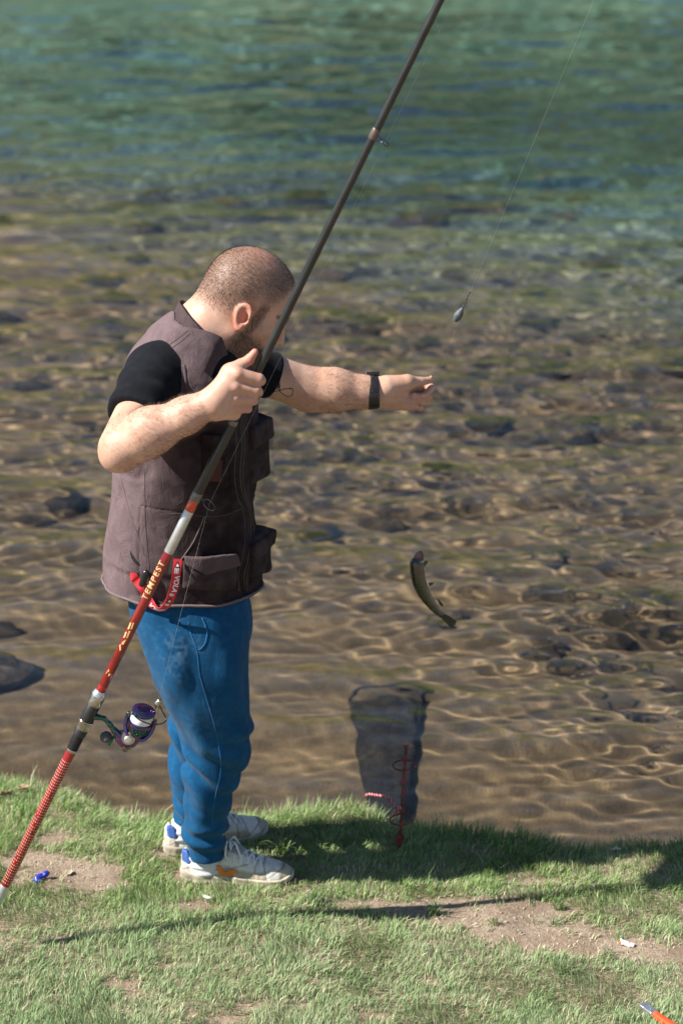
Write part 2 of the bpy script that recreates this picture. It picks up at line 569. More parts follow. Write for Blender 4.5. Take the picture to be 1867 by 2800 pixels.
def surf(fn, lo, hi, vox, n=11):
    """surface-net mesh of fn = 0 inside the box lo..hi"""
    lo = np.asarray(lo, float); hi = np.asarray(hi, float)
    nb = np.ceil((hi - lo) / (vox * n)).astype(int) + 1
    bx = np.stack(np.meshgrid(*[np.arange(k) for k in nb], indexing='ij'), -1).reshape(-1, 3)
    cen = lo + (bx + 0.5) * n * vox
    dc = fn(cen)
    act = bx[np.abs(dc) < 1.2 * n * vox * 0.87 + 0.004]
    NX, NY, NZ = (nb * n + 2)
    g = np.arange(n + 1)
    cor = np.stack(np.meshgrid(g, g, g, indexing='ij'), -1)
    cid, cpos, quads = [], [], []
    gid = lambda I: (I[..., 0] + 1) + (I[..., 1] + 1) * (NX + 2) + (I[..., 2] + 1) * (NX + 2) * (NY + 2)
    for b in act:
        I0 = b * n
        pts = lo + (I0 + cor.reshape(-1, 3)) * vox
        d = fn(pts).reshape(n + 1, n + 1, n + 1)
        s = d < 0
        if s.all() or not s.any(): continue
        cs = [s[i:n + i, j:n + j, k:n + k] for i in (0, 1) for j in (0, 1) for k in (0, 1)]
        tot = sum(c.astype(np.int8) for c in cs)
        cells = np.argwhere((tot > 0) & (tot < 8))
        if len(cells) == 0: continue
        acc = np.zeros((len(cells), 3)); cnt = np.zeros(len(cells))
        for ax in range(3):
            o1, o2 = [a for a in range(3) if a != ax]
            for a in (0, 1):
                for c_ in (0, 1):
                    A = cells.copy(); A[:, o1] += a; A[:, o2] += c_
                    B = A.copy(); B[:, ax] += 1
                    da = d[A[:, 0], A[:, 1], A[:, 2]]; db = d[B[:, 0], B[:, 1], B[:, 2]]
                    m_ = (da < 0) != (db < 0)
                    t = np.where(m_, da / np.where(m_, da - db, 1), 0)
                    q = A.astype(float); q[:, ax] += t
                    acc += q * m_[:, None]; cnt += m_
        cid.append(gid(cells + I0)); cpos.append(lo + (I0 + acc / cnt[:, None]) * vox)
        for ax in range(3):
            sl0 = [slice(0, n)] * 3; sl1 = [slice(0, n)] * 3
            sl1[ax] = slice(1, n + 1)
            s0 = s[tuple(sl0)]; s1 = s[tuple(sl1)]
            E = np.argwhere(s0 != s1)
            if len(E) == 0: continue
            ins = s0[E[:, 0], E[:, 1], E[:, 2]]
            o1, o2 = [(1, 2), (2, 0), (0, 1)][ax]
            E = E + I0
            def off(a, c_):
                q = E.copy(); q[:, o1] -= a; q[:, o2] -= c_
                return gid(q)
            Q = np.stack([off(1, 1), off(0, 1), off(0, 0), off(1, 0)], 1)
            Q[~ins] = Q[~ins][:, ::-1]
            quads.append(Q)
    cid = np.concatenate(cid); cpos = np.concatenate(cpos); quads = np.concatenate(quads)
    uid, ix = np.unique(cid, return_index=True)
    ver = cpos[ix]
    f = np.searchsorted(uid, quads)
    f = np.minimum(f, len(uid) - 1)
    ok = (uid[f] == quads).all(1)
    return ver, f[ok]
def relax(v, f, it=1, w=0.5):
    for _ in range(it):
        s = np.zeros_like(v); n = np.zeros(len(v))
        for a, b in ((0, 1), (1, 2), (2, 3), (3, 0)):
            np.add.at(s, f[:, a], v[f[:, b]]); np.add.at(n, f[:, a], 1)
            np.add.at(s, f[:, b], v[f[:, a]]); np.add.at(n, f[:, b], 1)
        v = v + w * (s / np.maximum(n, 1)[:, None] - v)
    return v
def solid(name, fn, lo, hi, vox, mat, parent=None, it=1, disp=None):
    g = fn if disp is None else (lambda p: fn(p) + disp(p))
    v, f = surf(g, lo, hi, vox)
    v = relax(v, f, it)
    o = mesh_obj(name, v, f, mat)
    if parent is not None: adopt(o, parent)
    return o
def near(d, p, fn, band=0.03):
    """add a fine displacement fn(p) where the surface is close"""
    m_ = np.abs(d) < band
    if m_.any():
        d = d.copy(); d[m_] += fn(p[m_])
    return d
def poly_sdf(q, pts):
    """signed distance to a 2-D polygon"""
    pts = np.asarray(pts, float); n = len(pts)
    d = np.full(len(q), 1e9); s = np.ones(len(q))
    for i in range(n):
        a = pts[i]; b = pts[i - 1]
        e = b - a; w = q - a
        t = np.clip((w @ e) / (e @ e), 0, 1)
        r = w - t[:, None] * e
        d = np.minimum(d, (r * r).sum(1))
        c1 = q[:, 1] >= a[1]; c2 = q[:, 1] < b[1]; c3 = e[0] * w[:, 1] > e[1] * w[:, 0]
        fl = (c1 & c2 & c3) | (~c1 & ~c2 & ~c3)
        s = np.where(fl, -s, s)
    return s * np.sqrt(d)
def smax(a, b, k):
    h = np.maximum(k - np.abs(a - b), 0) / k
    return np.maximum(a, b) + h * h * k * 0.25
def smin(a, b, k):
    h = np.maximum(k - np.abs(a - b), 0) / k
    return np.minimum(a, b) - h * h * k * 0.25
def vert_array(o):
    a = np.empty(len(o.data.vertices) * 3, np.float32)
    o.data.vertices.foreach_get('co', a)
    return a.reshape(-1, 3).astype(float)
def bvh_of(o):
    return BVHTree.FromPolygons([tuple(v) for v in vert_array(o)], [tuple(p.vertices) for p in o.data.polygons])
def onto(bvh, u, v, off=0.0, default_y=-0.2):
    """the spot of a modelled surface that faces the photographer at (u, v), lifted by off"""
    d = _ray(u, v); d = d / np.linalg.norm(d)
    h = bvh.ray_cast(Vector(CAM_LOC), Vector(d))
    if h[0] is None:
        return P(u, v, default_y), V3(0, -1, 0)
    n = np.array(h[1])
    if n @ d > 0: n = -n
    return np.array(h[0]) + n * off, n
def curve_on(bvh, px, off, m=6, default_y=-0.2):
    q = spline(np.array(px, float), m)
    return np.array([onto(bvh, a, b, off, default_y)[0] for a, b in q])
def ribbon(name, pts, across, width, thick, mat, parent=None):
    """a flat band along pts; across = unit side vectors"""
    pts = np.asarray(pts, float); across = np.asarray(across, float)
    tg = np.gradient(pts, axis=0); tg /= np.linalg.norm(tg, axis=1)[:, None]
    across = across - tg * (across * tg).sum(1)[:, None]
    across /= np.linalg.norm(across, axis=1)[:, None]
    nn = np.cross(tg, across)
    v = []; f = []
    for i in range(len(pts)):
        for a, b in ((-1, -1), (1, -1), (1, 1), (-1, 1)):
            v.append(pts[i] + across[i] * a * width / 2 + nn[i] * b * thick / 2)
    for i in range(len(pts) - 1):
        for k in range(4):
            f.append((i * 4 + k, i * 4 + (k + 1) % 4, i * 4 + 4 + (k + 1) % 4, i * 4 + 4 + k))
    f.append((0, 1, 2, 3)); n = len(pts) - 1
    f.append((n * 4 + 3, n * 4 + 2, n * 4 + 1, n * 4))
    o = mesh_obj(name, v, f, mat, None, False)
    if parent is not None: adopt(o, parent)
    return o, pts, across, nn
def text_mesh(txt, size, sub=2, spacing=1.0, shear=0.0, bold=0.0):
    """flat lettering as vertices in the plane and faces"""
    cu = bpy.data.curves.new('lettering', 'FONT')
    cu.body = txt; cu.size = size; cu.align_x = 'CENTER'; cu.align_y = 'CENTER'; cu.space_character = spacing; cu.shear = shear; cu.offset = bold
    cu.resolution_u = 3
    ob = bpy.data.objects.new('lettering', cu)
    me = bpy.data.meshes.new_from_object(ob)
    bm = bmesh.new(); bm.from_mesh(me)
    bmesh.ops.triangulate(bm, faces=bm.faces[:])
    for _ in range(sub):
        ed = [e for e in bm.edges if e.calc_length() > size * 0.2]
        if ed: bmesh.ops.subdivide_edges(bm, edges=ed, cuts=1)
        bmesh.ops.triangulate(bm, faces=bm.faces[:])
    v = np.array([tuple(x.co) for x in bm.verts]); f = [tuple(w.index for w in q.verts) for q in bm.faces]
    bm.free(); bpy.data.objects.remove(ob); bpy.data.curves.remove(cu); bpy.data.meshes.remove(me)
    return v, f
def tube(name, pts, rad, mat, parent=None, seg=8, closed=False, smooth=True, flat=None):
    """a round bar along pts; rad may be one number or one per point"""
    pts = np.asarray(pts, float); n = len(pts)
    rad = np.broadcast_to(np.asarray(rad, float), (n,))
    if closed:
        tg = np.roll(pts, -1, 0) - np.roll(pts, 1, 0)
    else:
        tg = np.gradient(pts, axis=0)
    tg /= np.maximum(np.linalg.norm(tg, axis=1), 1e-9)[:, None]
    ref = V3(0, 0, 1) if abs(tg[0][2]) < 0.9 else V3(0, 1, 0)
    nn = nrm(np.cross(tg[0], ref))
    v = []
    for i in range(n):
        nn = nn - tg[i] * (nn @ tg[i]); nn = nrm(nn)
        bb = np.cross(tg[i], nn)
        for k in range(seg):
            a = 2 * math.pi * k / seg
            v.append(pts[i] + rad[i] * (math.cos(a) * nn + math.sin(a) * bb))
    f = []
    m_ = n if closed else n - 1
    for i in range(m_):
        for k in range(seg):
            f.append((i * seg + k, i * seg + (k + 1) % seg, ((i + 1) % n) * seg + (k + 1) % seg, ((i + 1) % n) * seg + k))
    if not closed:
        f.append(tuple(range(seg))[::-1]); f.append(tuple((n - 1) * seg + k for k in range(seg)))
    o = mesh_obj(name, v, f, mat, None, smooth)
    if parent is not None: adopt(o, parent)
    return o
def spline(pts, m=8, closed=False):
    """Catmull-Rom points through pts"""
    pts = np.asarray(pts, float); n = len(pts); out = []
    rng = range(n) if closed else range(n - 1)
    for i in rng:
        p1 = pts[i]; p2 = pts[(i + 1) % n]
        p0 = pts[i - 1] if (closed or i > 0) else 2 * p1 - p2
        p3 = pts[(i + 2) % n] if (closed or i + 2 < n) else 2 * p2 - p1
        for k in range(m):
            t = k / m
            out.append(0.5 * (2 * p1 + (p2 - p0) * t + (2 * p0 - 5 * p1 + 4 * p2 - p3) * t * t + (-p0 + 3 * p1 - 3 * p2 + p3) * t ** 3))
    if not closed: out.append(pts[-1])
    return np.array(out)
def lathe(name, a, axis, prof, mat, parent=None, seg=32, smooth=True):
    """turned part: prof rows (distance along axis, radius)"""
    a = np.asarray(a, float); ax = nrm(axis)
    ref = V3(0, 0, 1) if abs(ax[2]) < 0.9 else V3(1, 0, 0)
    e1 = nrm(np.cross(ax, ref)); e2 = np.cross(ax, e1)
    v = []; f = []
    for s, r in prof:
        for k in range(seg):
            t = 2 * math.pi * k / seg
            v.append(a + ax * s + r * (math.cos(t) * e1 + math.sin(t) * e2))
    n = len(prof)
    for i in range(n - 1):
        for k in range(seg):
            f.append((i * seg + k, i * seg + (k + 1) % seg, (i + 1) * seg + (k + 1) % seg, (i + 1) * seg + k))
    f.append(tuple(range(seg))[::-1]); f.append(tuple((n - 1) * seg + k for k in range(seg)))
    o = mesh_obj(name, v, f, mat, None, smooth)
    if smooth:
        o.data.set_sharp_from_angle(angle=math.radians(35))
    if parent is not None: adopt(o, parent)
    return o
# ================================================================== the angler
person = empty('person', (-0.33, 0.0, 0.0))
tag(person, 'stocky man in faded vest and blue sweatpants gripping a fishing rod, fist stretched out', 'person')

def row(v, ul, ur, yc, ay):
    a = P(ul, v, yc); b = P(ur, v, yc)
    return ((a[2] + b[2]) / 2, (a[0] + b[0]) / 2, yc, (b[0] - a[0]) / 2, ay)

# ---- materials
def cloth(name, c1, c2, weave=900.0, rough=0.9, sheen=0.15, fade=None, bump=0.25, crumple=0.0):
    m = NT(name)
    c = m.coord()
    n1 = m.noise(c, 9, 4); n2 = m.noise(c, 45, 3); n3 = m.noise(c, weave, 2)
    col = m.mix(m.ramp(n1, [(0.3, 0.0), (0.7, 1.0)]), c1, c2)
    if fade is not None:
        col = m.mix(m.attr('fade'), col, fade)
    col = m.mix(m.math('MULTIPLY', m.ramp(n2, [(0.45, 0.0), (0.75, 1.0)]), 0.22 if fade is None else 0.30), col, tuple(min(1, x * 2.0 + 0.01) for x in c2))
    col = m.mix(m.math('MULTIPLY', m.ramp(n3, [(0.35, 1.0), (0.65, 0.0)]), 0.35), col, tuple(x * 0.45 for x in c1))
    m.base(col).set(rough=rough, sheen=sheen, spec=0.15, sheenr=0.5)
    hgt = m.math('ADD', n3, m.math('MULTIPLY', n2, 0.7))
    if crumple:
        cr_ = m.noise(m.mapping(c, (1, 1, 0.6)), 20, 4, 0.55, 1.2)
        hgt = m.math('ADD', hgt, m.math('MULTIPLY', cr_, crumple))
    m.bump(hgt, bump, 0.0015)
    return m.mat
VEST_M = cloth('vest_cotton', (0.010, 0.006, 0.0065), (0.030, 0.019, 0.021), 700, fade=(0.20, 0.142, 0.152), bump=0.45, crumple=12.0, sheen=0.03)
VEST_TRIM_M = cloth('vest_binding', (0.055, 0.040, 0.042), (0.10, 0.075, 0.075), 900)
SHIRT_M = cloth('black_jersey', (0.0045, 0.005, 0.0075), (0.008, 0.009, 0.013), 1200, sheen=0.02, crumple=4.0)
PANTS_M = cloth('blue_fleece', (0.0025, 0.056, 0.142), (0.0035, 0.072, 0.178), 900, crumple=5.0, sheen=0.06, fade=(0.10, 0.20, 0.32), bump=0.35)
SEAM_M = cloth('blue_seam', (0.006, 0.085, 0.23), (0.010, 0.11, 0.28), 900)

m = NT('skin')
c = m.coord()
n1 = m.noise(c, 22, 4); n2 = m.noise(c, 130, 3); n3 = m.noise(c, 600, 2)
col = m.mix(m.ramp(n1, [(0.35, 0.0), (0.68, 1.0)]), (0.47, 0.270, 0.190), (0.57, 0.365, 0.275))
col = m.mix(m.math('MULTIPLY', m.ramp(n2, [(0.55, 0.0), (0.75, 1.0)]), 0.35), col, (0.40, 0.165, 0.11))
col = m.mix(m.attr('red'), col, (0.50, 0.17, 0.115))
hairy = m.attr('stubble')
hn = m.noise(m.mapping(c, (1, 1, 1)), 420, 3, 0.7)
hm = m.math('MULTIPLY', hairy, m.ramp(hn, [(0.30, 1.0), (0.70, 0.62)]))
col = m.mix(hm, col, (0.042, 0.027, 0.020))
m.base(col).set(rough=0.50, spec=0.35, sss=0.08, sssc=0.01)
m.b.inputs['Subsurface Radius'].default_value = (0.5, 0.18, 0.09)
m.bump(m.math('ADD', n2, m.math('MULTIPLY', n3, 0.6)), 0.22, 0.0016)
SKIN_M = m.mat
NAIL_M = plain('fingernail', (0.55, 0.36, 0.31), 0.32, 0, 0.06)

# ---- joints
S_R = P(425, 1025, -0.13); E_R = P(336, 1222, -0.37); W_R = P(584, 1098, -0.405)
S_L = P(630, 990, 0.21); E_L = P(846, 1064, 0.275); W_L = P(1040, 1074, 0.285)
HEAD_C = P(668, 840, 0.02)
HEAD_S = 1.075
hp = math.radians(34); hy = math.radians(6); hr = math.radians(-3)
HM = np.array(Matrix.Rotation(hy, 3, 'Z') @ Matrix.Rotation(hp, 3, 'Y') @ Matrix.Rotation(hr, 3, 'X'))   # columns: forward, left, up
def hd(x, y, z): return HEAD_C + HM @ (np.array([x, y, z]) * HEAD_S)
def hl(p): return (p - HEAD_C) @ HM / HEAD_S

NECK_B = P(540, 950, 0.0)
skin = Field()
hs = HEAD_S
# cranium and face
skin.ell(hd(-0.012, 0, 0.050), V3(0.101, 0.079, 0.088) * hs, HM, 0.02)
skin.ell(hd(-0.045, 0, 0.030), V3(0.062, 0.070, 0.070) * hs, HM, 0.03)
skin.ell(hd(0.040, 0, 0.035), V3(0.055, 0.066, 0.068) * hs, HM, 0.03)
skin.ell(hd(0.045, 0, -0.030), V3(0.048, 0.058, 0.070) * hs, HM, 0.03)
for s in (-1, 1):
    skin.cone(hd(0.0, s * 0.052, -0.050), hd(0.066, s * 0.022, -0.098), 0.026 * hs, 0.020 * hs, 0.03)       # jaw
    skin.ell(hd(0.060, s * 0.044, -0.010), V3(0.028, 0.022, 0.022) * hs, HM, 0.02)                           # cheekbone
    skin.cone(hd(0.083, s * 0.012, 0.028), hd(0.070, s * 0.050, 0.030), 0.011 * hs, 0.010 * hs, 0.012)       # brow ridge
    skin.ell(hd(0.084, s * 0.031, 0.009), V3(0.012, 0.015, 0.011) * hs, HM, 0.008, 's')                      # eye socket
    skin.ell(hd(0.073, s * 0.031, 0.009), V3(0.0125, 0.0125, 0.0105) * hs, HM, 0.004)                        # eyelid
    skin.ell(hd(0.098, s * 0.012, -0.030), V3(0.012, 0.009, 0.008) * hs, HM, 0.008)                          # nostril wing
skin.ell(hd(0.026, 0, -0.088), V3(0.056, 0.054, 0.044) * hs, HM, 0.03)
skin.ell(hd(0.078, 0, -0.098), V3(0.024, 0.030, 0.024) * hs, HM, 0.02)                                       # chin
skin.cone(hd(0.092, 0, 0.018), hd(0.113, 0, -0.024), 0.008 * hs, 0.012 * hs, 0.012)                          # nose
skin.ell(hd(0.088, 0, -0.058), V3(0.018, 0.026, 0.009) * hs, HM, 0.010)                                      # lips
skin.ell(hd(0.087, 0, -0.072), V3(0.017, 0.024, 0.009) * hs, HM, 0.008)
skin.box(hd(0.104, 0, -0.0655), V3(0.010, 0.024, 0.0018) * hs, HM, 0.001, 0.004, 's')
# ear on both sides
for s in (-1, 1):
    er = Matrix.Rotation(math.radians(-14), 3, 'Y') @ Matrix.Rotation(math.radians(18 * s), 3, 'Z')
    EM = HM @ np.array(er)
    ec = hd(-0.006, s * 0.079, -0.006)
    def ear(p, EM=EM, ec=ec, s=s):
        q = (p - ec) @ EM / hs
        x, y, z = q[:, 0], q[:, 1] * s, q[:, 2]
        w = 0.0165 + 0.0045 * np.clip(z / 0.03, -1, 1)
        rr = np.sqrt((x / w) ** 2 + (z / 0.031) ** 2)
        rim = np.sqrt(((rr - 0.86) * 0.020) ** 2 + (y - 0.008 - 0.004 * rr) ** 2) - 0.0042
        rim = np.where((x > 0.006) & (z < -0.002), rim + 0.006, rim)
        plate = np.maximum(np.abs(y - 0.003 - 0.003 * rr) - 0.0028, (rr - 0.92) * 0.018)
        lobe = np.sqrt((x - 0.002) ** 2 + ((y - 0.007) * 1.4) ** 2 + (z + 0.027) ** 2) - 0.0085
        anti = np.sqrt(((np.sqrt(((x - 0.003) / 0.011) ** 2 + ((z + 0.001) / 0.019) ** 2) - 1) * 0.013) ** 2 + (y - 0.0075) ** 2) - 0.0032
        trag = np.sqrt((x - 0.013) ** 2 + (y - 0.006) ** 2 + ((z + 0.006) * 0.7) ** 2) - 0.0052
        d = smin(smin(smin(rim, plate, 0.003), smin(lobe, trag, 0.004), 0.004), anti, 0.003)
        hole = np.sqrt((x - 0.005) ** 2 + (y - 0.008) ** 2 + ((z + 0.002) * 0.7) ** 2) - 0.0085
        return smax(d, -hole, 0.002) * hs
    skin.add(ear, ec, 0.05 * hs, 0.006)
# neck, hidden trunk, arms
skin.cone(hd(-0.038, 0, -0.020), NECK_B + V3(-0.02, 0, 0.0), 0.070 * hs, 0.082, 0.035)
skin.cone(hd(0.015, 0, -0.060), NECK_B + V3(0.03, 0, -0.04), 0.050 * hs, 0.070, 0.03)
skin.cone(NECK_B, P(500, 1250, 0), 0.080, 0.075, 0.05)
skin.cone(P(500, 1250, 0), P(505, 1650, 0), 0.075, 0.08, 0.05)
skin.cone(NECK_B + V3(-0.02, 0, -0.06), S_R, 0.07, 0.060, 0.05)
skin.cone(NECK_B + V3(0, 0, -0.06), S_L, 0.07, 0.058, 0.05)
HIP = [P(505, 1680, -0.09), P(505, 1680, 0.09)]
KNE = [P(592, 2050, -0.07), P(560, 2040, 0.12)]
ANK = [P(568, 2356, -0.018), P(516, 2262, 0.125)]
for i in (0, 1):
    skin.chain([HIP[i], KNE[i], ANK[i]], [0.060, 0.045, 0.027], 0.03)
# near arm
skin.cone(S_R, E_R, 0.052, 0.056, 0.012)
fa = W_R - E_R
skin.cone(E_R + V3(-0.008, 0.0, -0.012), E_R + fa * 0.30 + V3(0, 0, 0.006), 0.046, 0.054, 0.014)
skin.cone(E_R + fa * 0.26 + V3(0, 0, 0.002), E_R + fa * 0.70, 0.053, 0.041, 0.03)
skin.cone(E_R + fa * 0.70, W_R, 0.042, 0.0330, 0.02)
skin.ell(E_R + V3(-0.016, 0.0, -0.026), (0.032, 0.03, 0.030), None, 0.02)
# far arm
skin.cone(S_L, E_L, 0.060, 0.054, 0.03)
fb = W_L - E_L
skin.cone(E_L + V3(0, 0, -0.002), E_L + fb * 0.35 + V3(0, 0, 0.002), 0.052, 0.054, 0.03)
skin.cone(E_L + fb * 0.35, E_L + fb * 0.75, 0.052, 0.041, 0.03)
skin.cone(E_L + fb * 0.75, W_L, 0.041, 0.0355, 0.02)

# near hand, closed round the rod
ROD_Y = -0.37
HY = -0.402
mcp = [P(652, 1022, HY - 0.006), P(645, 1057, HY - 0.010), P(644, 1088, HY - 0.008), P(640, 1114, HY - 0.002)]
pip = [P(708, 1037, HY + 0.002), P(701, 1068, HY - 0.001), P(691, 1092, HY), P(676, 1114, HY + 0.003)]
dip = [P(713, 1041, HY + 0.034), P(706, 1072, HY + 0.033), P(694, 1096, HY + 0.032), P(678, 1118, HY + 0.031)]
tip = [P(690, 1046, HY + 0.056), P(682, 1078, HY + 0.056), P(671, 1100, HY + 0.054), P(660, 1122, HY + 0.050)]
fr = [0.0138, 0.0132, 0.0122, 0.0112]
for i in range(4):
    skin.cone(W_R + V3(0.004, 0.002, 0.004 - 0.006 * i), mcp[i] + V3(-0.004, 0.006, 0), 0.027, 0.0165 - 0.001 * i, 0.016)
    skin.cone(mcp[i], pip[i], fr[i] * 1.05, fr[i], 0.006)
    skin.cone(pip[i], dip[i], fr[i], fr[i] * 0.88, 0.003)
    skin.cone(dip[i], tip[i], fr[i] * 0.86, fr[i] * 0.72, 0.003)
    skin.ell(mcp[i] + V3(0.0, -0.0035, 0.001), (0.010, 0.010, 0.010), None, 0.008)
skin.cone(W_R + V3(0.01, 0.004, 0.012), P(630, 1018, HY + 0.012), 0.026, 0.021, 0.018)
skin.cone(P(628, 1020, HY + 0.012), P(658, 998, HY + 0.022), 0.0195, 0.0140, 0.010)
skin.cone(P(656, 1000, HY + 0.022), P(681, 984, HY + 0.026), 0.0135, 0.0118, 0.006)
skin.cone(P(681, 984, HY + 0.026), P(697, 963, HY + 0.027), 0.0118, 0.0088, 0.005)
skin.cone(P(600, 1120, HY), P(640, 1130, HY + 0.012), 0.024, 0.017, 0.014)                 # heel of the hand
# far fist, palm towards the lens, thumb on top
HB = 0.290
_P0 = P
def P(u, v, y):                       # the fist turns away from the lens
    return _P0(u, v, y + 0.50 * (u - 1050) / 1080.0)
fm = [P(1146, 1050, HB + 0.026), P(1144, 1070, HB + 0.030), P(1138, 1090, HB + 0.028), P(1128, 1106, HB + 0.022)]
fp = [P(1180, 1060, HB + 0.000), P(1172, 1086, HB + 0.004), P(1165, 1101, HB + 0.004), P(1150, 1116, HB + 0.002)]
fd = [P(1163, 1079, HB - 0.026), P(1148, 1083, HB - 0.026), P(1144, 1097, HB - 0.026), P(1138, 1113, HB - 0.022)]
ft = [P(1152, 1082, HB - 0.026), P(1131, 1080, HB - 0.022), P(1126, 1093, HB - 0.022), P(1124, 1108, HB - 0.018)]
for i in range(4):
    skin.cone(W_L + V3(0.004, 0.004, 0.010 - 0.007 * i), fm[i], 0.026, 0.0165, 0.016)
    skin.cone(fm[i], fp[i], 0.0128 - 0.0008 * i, 0.0104 - 0.0007 * i, 0.002)
    skin.cone(fp[i], fd[i], 0.0102 - 0.0007 * i, 0.0092 - 0.0007 * i, 0.0012)
    skin.cone(fd[i], ft[i], 0.0092 - 0.0006 * i, 0.0076 - 0.0005 * i, 0.0010)
skin.cone(P(1062, 1058, HB - 0.006), P(1112, 1046, HB - 0.014), 0.030, 0.0215, 0.016)       # ball of the thumb
skin.cone(P(1070, 1086, HB), P(1108, 1100, HB - 0.004), 0.028, 0.0215, 0.016)               # heel
skin.cone(P(1114, 1044, HB - 0.016), P(1150, 1044, HB - 0.014), 0.0175, 0.0125, 0.008)
skin.cone(P(1150, 1044, HB - 0.014), P(1179, 1038, HB - 0.010), 0.0120, 0.0088, 0.005)
P = _P0
body = solid('body', skin, (-0.95, -0.50, 0.05), (0.32, 0.36, 1.80), 0.0028, SKIN_M, person, 1)
bv = np.empty(len(body.data.vertices) * 3, np.float32); body.data.vertices.foreach_get('co', bv); bv = bv.reshape(-1, 3).astype(float)
q = hl(bv)
ishead = (np.linalg.norm(q, axis=1) < 0.17)
nz = vnoise(bv, 60, 5)
# hair: everything above a line from nape round the ear to the hairline; thin on top
line = np.interp(q[:, 0], [-0.12, -0.075, -0.03, 0.005, 0.022, 0.045, 0.062, 0.12], [-0.045, -0.040, -0.012, 0.036, 0.030, 0.045, 0.085, 0.14])
hairm = sstep(-0.010, 0.050, q[:, 2] - line + nz * 0.004) * sstep(0.078, 0.055, q[:, 0] - 0.25 * (q[:, 2] - 0.08))
thin = sstep(0.05, 0.013, np.hypot(q[:, 0] + 0.022, q[:, 1]) * 0.55) * sstep(0.09, 0.13, q[:, 2])
side = sstep(0.010, 0.018, q[:, 0]) * sstep(0.042, 0.030, q[:, 0]) * sstep(-0.055, -0.03, q[:, 2]) * sstep(0.06, 0.03, q[:, 2]) * (np.abs(q[:, 1]) > 0.05)
jaw = sstep(-0.020, -0.052, q[:, 2] + 0.28 * (q[:, 0] - 0.03)) * sstep(-0.014, 0.012, q[:, 0] - 0.1 * (q[:, 2] + 0.08)) * sstep(-0.150, -0.115, q[:, 2] - 0.35 * (q[:, 0] - 0.05))
earm = np.linalg.norm((q - np.array([-0.006, 0, -0.006])) * np.array([1, 0, 0.62]), axis=1) < 0.024
earm &= np.abs(q[:, 1]) > 0.074
st = np.maximum(np.maximum(hairm * (0.66 - 0.24 * thin), side * 0.66), jaw * 0.78) * ishead
st = np.where(earm, 0, st)
brow = sstep(0.0065, 0.003, np.abs(q[:, 2] - 0.034 + 2.0 * (np.abs(q[:, 1]) - 0.03) ** 2)) * sstep(0.055, 0.065, q[:, 0]) * sstep(0.010, 0.015, np.abs(q[:, 1]))
st = np.maximum(st, brow * 0.85 * ishead)
attr_float(body, 'stubble', st)
red = 0.60 * earm + 0.25 * thin * ishead
for j in mcp + pip + fp + fd + ft + [E_R + V3(-0.03, 0, -0.04)]:
    red = np.maximum(red, 0.30 * np.exp(-(np.linalg.norm(bv - j, axis=1) / 0.016) ** 2))
attr_float(body, 'red', np.clip(red, 0, 0.7))
BODY_BVH = bvh_of(body)
# ---- vest, shirt and trousers
TOR = [row(838, 508, 588, 0.0, 0.060), row(868, 452, 622, 0.0, 0.105), row(905, 405, 655, 0.0, 0.150), row(950, 368, 682, 0.0, 0.182), row(1000, 340, 698, 0.0, 0.198),
       row(1060, 322, 706, 0.0, 0.200), row(1130, 312, 708, 0.0, 0.195), row(1200, 309, 708, 0.0, 0.188), row(1300, 305, 702, 0.0, 0.180),
       row(1400, 296, 697, 0.0, 0.180), row(1480, 289, 702, 0.0, 0.184), row(1560, 284, 706, 0.0, 0.186), row(1640, 284, 706, 0.0, 0.186)]
tor_fn, tor_c, tor_R = loft(TOR, 2.15)
HEM_A = P(284, 1566, 0.0); HEM_B = P(560, 1676, -0.186)
def folds(p, amp=0.006, seed=0):
    """pull lines and slack in cloth"""
    q = p.copy(); q[:, 2] *= 0.5
    s = q + np.stack([0.45 * q[:, 2], 0 * q[:, 2], 0 * q[:, 2]], 1)
    a = 1 - np.abs(vnoise(s, 10.0, 81 + seed)) * 1.6
    b = vnoise(q, 24.0, 82 + seed)
    e = q.copy(); e[:, 2] *= 3.2
    g = 1 - np.abs(vnoise(e, 8.0, 85 + seed)) * 1.8
    return amp * (0.55 * a + 0.22 * b + 0.40 * np.clip(g, -0.5, 1) * sstep(0.05, -0.1, vnoise(p, 5.0, 86)) - 0.35)
def vest_core(p):
    return near(tor_fn(p), p, lambda q: folds(q, 0.0150))
ARM_C = P(402, 1085, -0.19); ARM_AX = nrm((-0.42, -0.9, -0.1))
def armhole(p):
    q = p - ARM_C
    h = q @ ARM_AX
    w = q - np.outer(h, ARM_AX)
    x = w[:, 0]; z = w[:, 2]
    r = np.sqrt((x / 0.082) ** 2 + (z / 0.122) ** 2)
    return np.maximum((r - 1) * 0.085, -h - 0.03)
ARM_C2 = P(668, 1030, 0.16); ARM_AX2 = nrm((0.5, 0.85, 0.0))
def armhole2(p):
    q = p - ARM_C2
    h = q @ ARM_AX2
    w = q - np.outer(h, ARM_AX2)
    r = np.sqrt((np.linalg.norm(w[:, :2], axis=1) / 0.075) ** 2 + (w[:, 2] / 0.10) ** 2)
    return np.maximum((r - 1) * 0.08, -h - 0.02)
NECK_D = nrm(hd(-0.03, 0, -0.03) - NECK_B)
def neckhole(p):
    q = p - NECK_B
    h = q @ NECK_D
    w = q - np.outer(h, NECK_D)
    r = np.linalg.norm(w, axis=1)
    return np.maximum(r - (0.092 + 0.25 * np.clip(h, 0, 1)), -h - 0.02)
FRONT = nrm((0.86, -0.5, 0.0))
def vneck(p):
    """opening of the vest below the throat"""
    q = p - P(640, 1000, -0.12)
    lat = q @ np.array([0.5, 0.86, 0])
    f = q @ FRONT
    wid = 0.020 + 0.55 * np.clip(q[:, 2] + 0.10, 0, 0.3)
    return np.maximum(np.maximum(np.abs(lat) - wid, -0.12 - q[:, 2]) * 0.8, -f - 0.03)
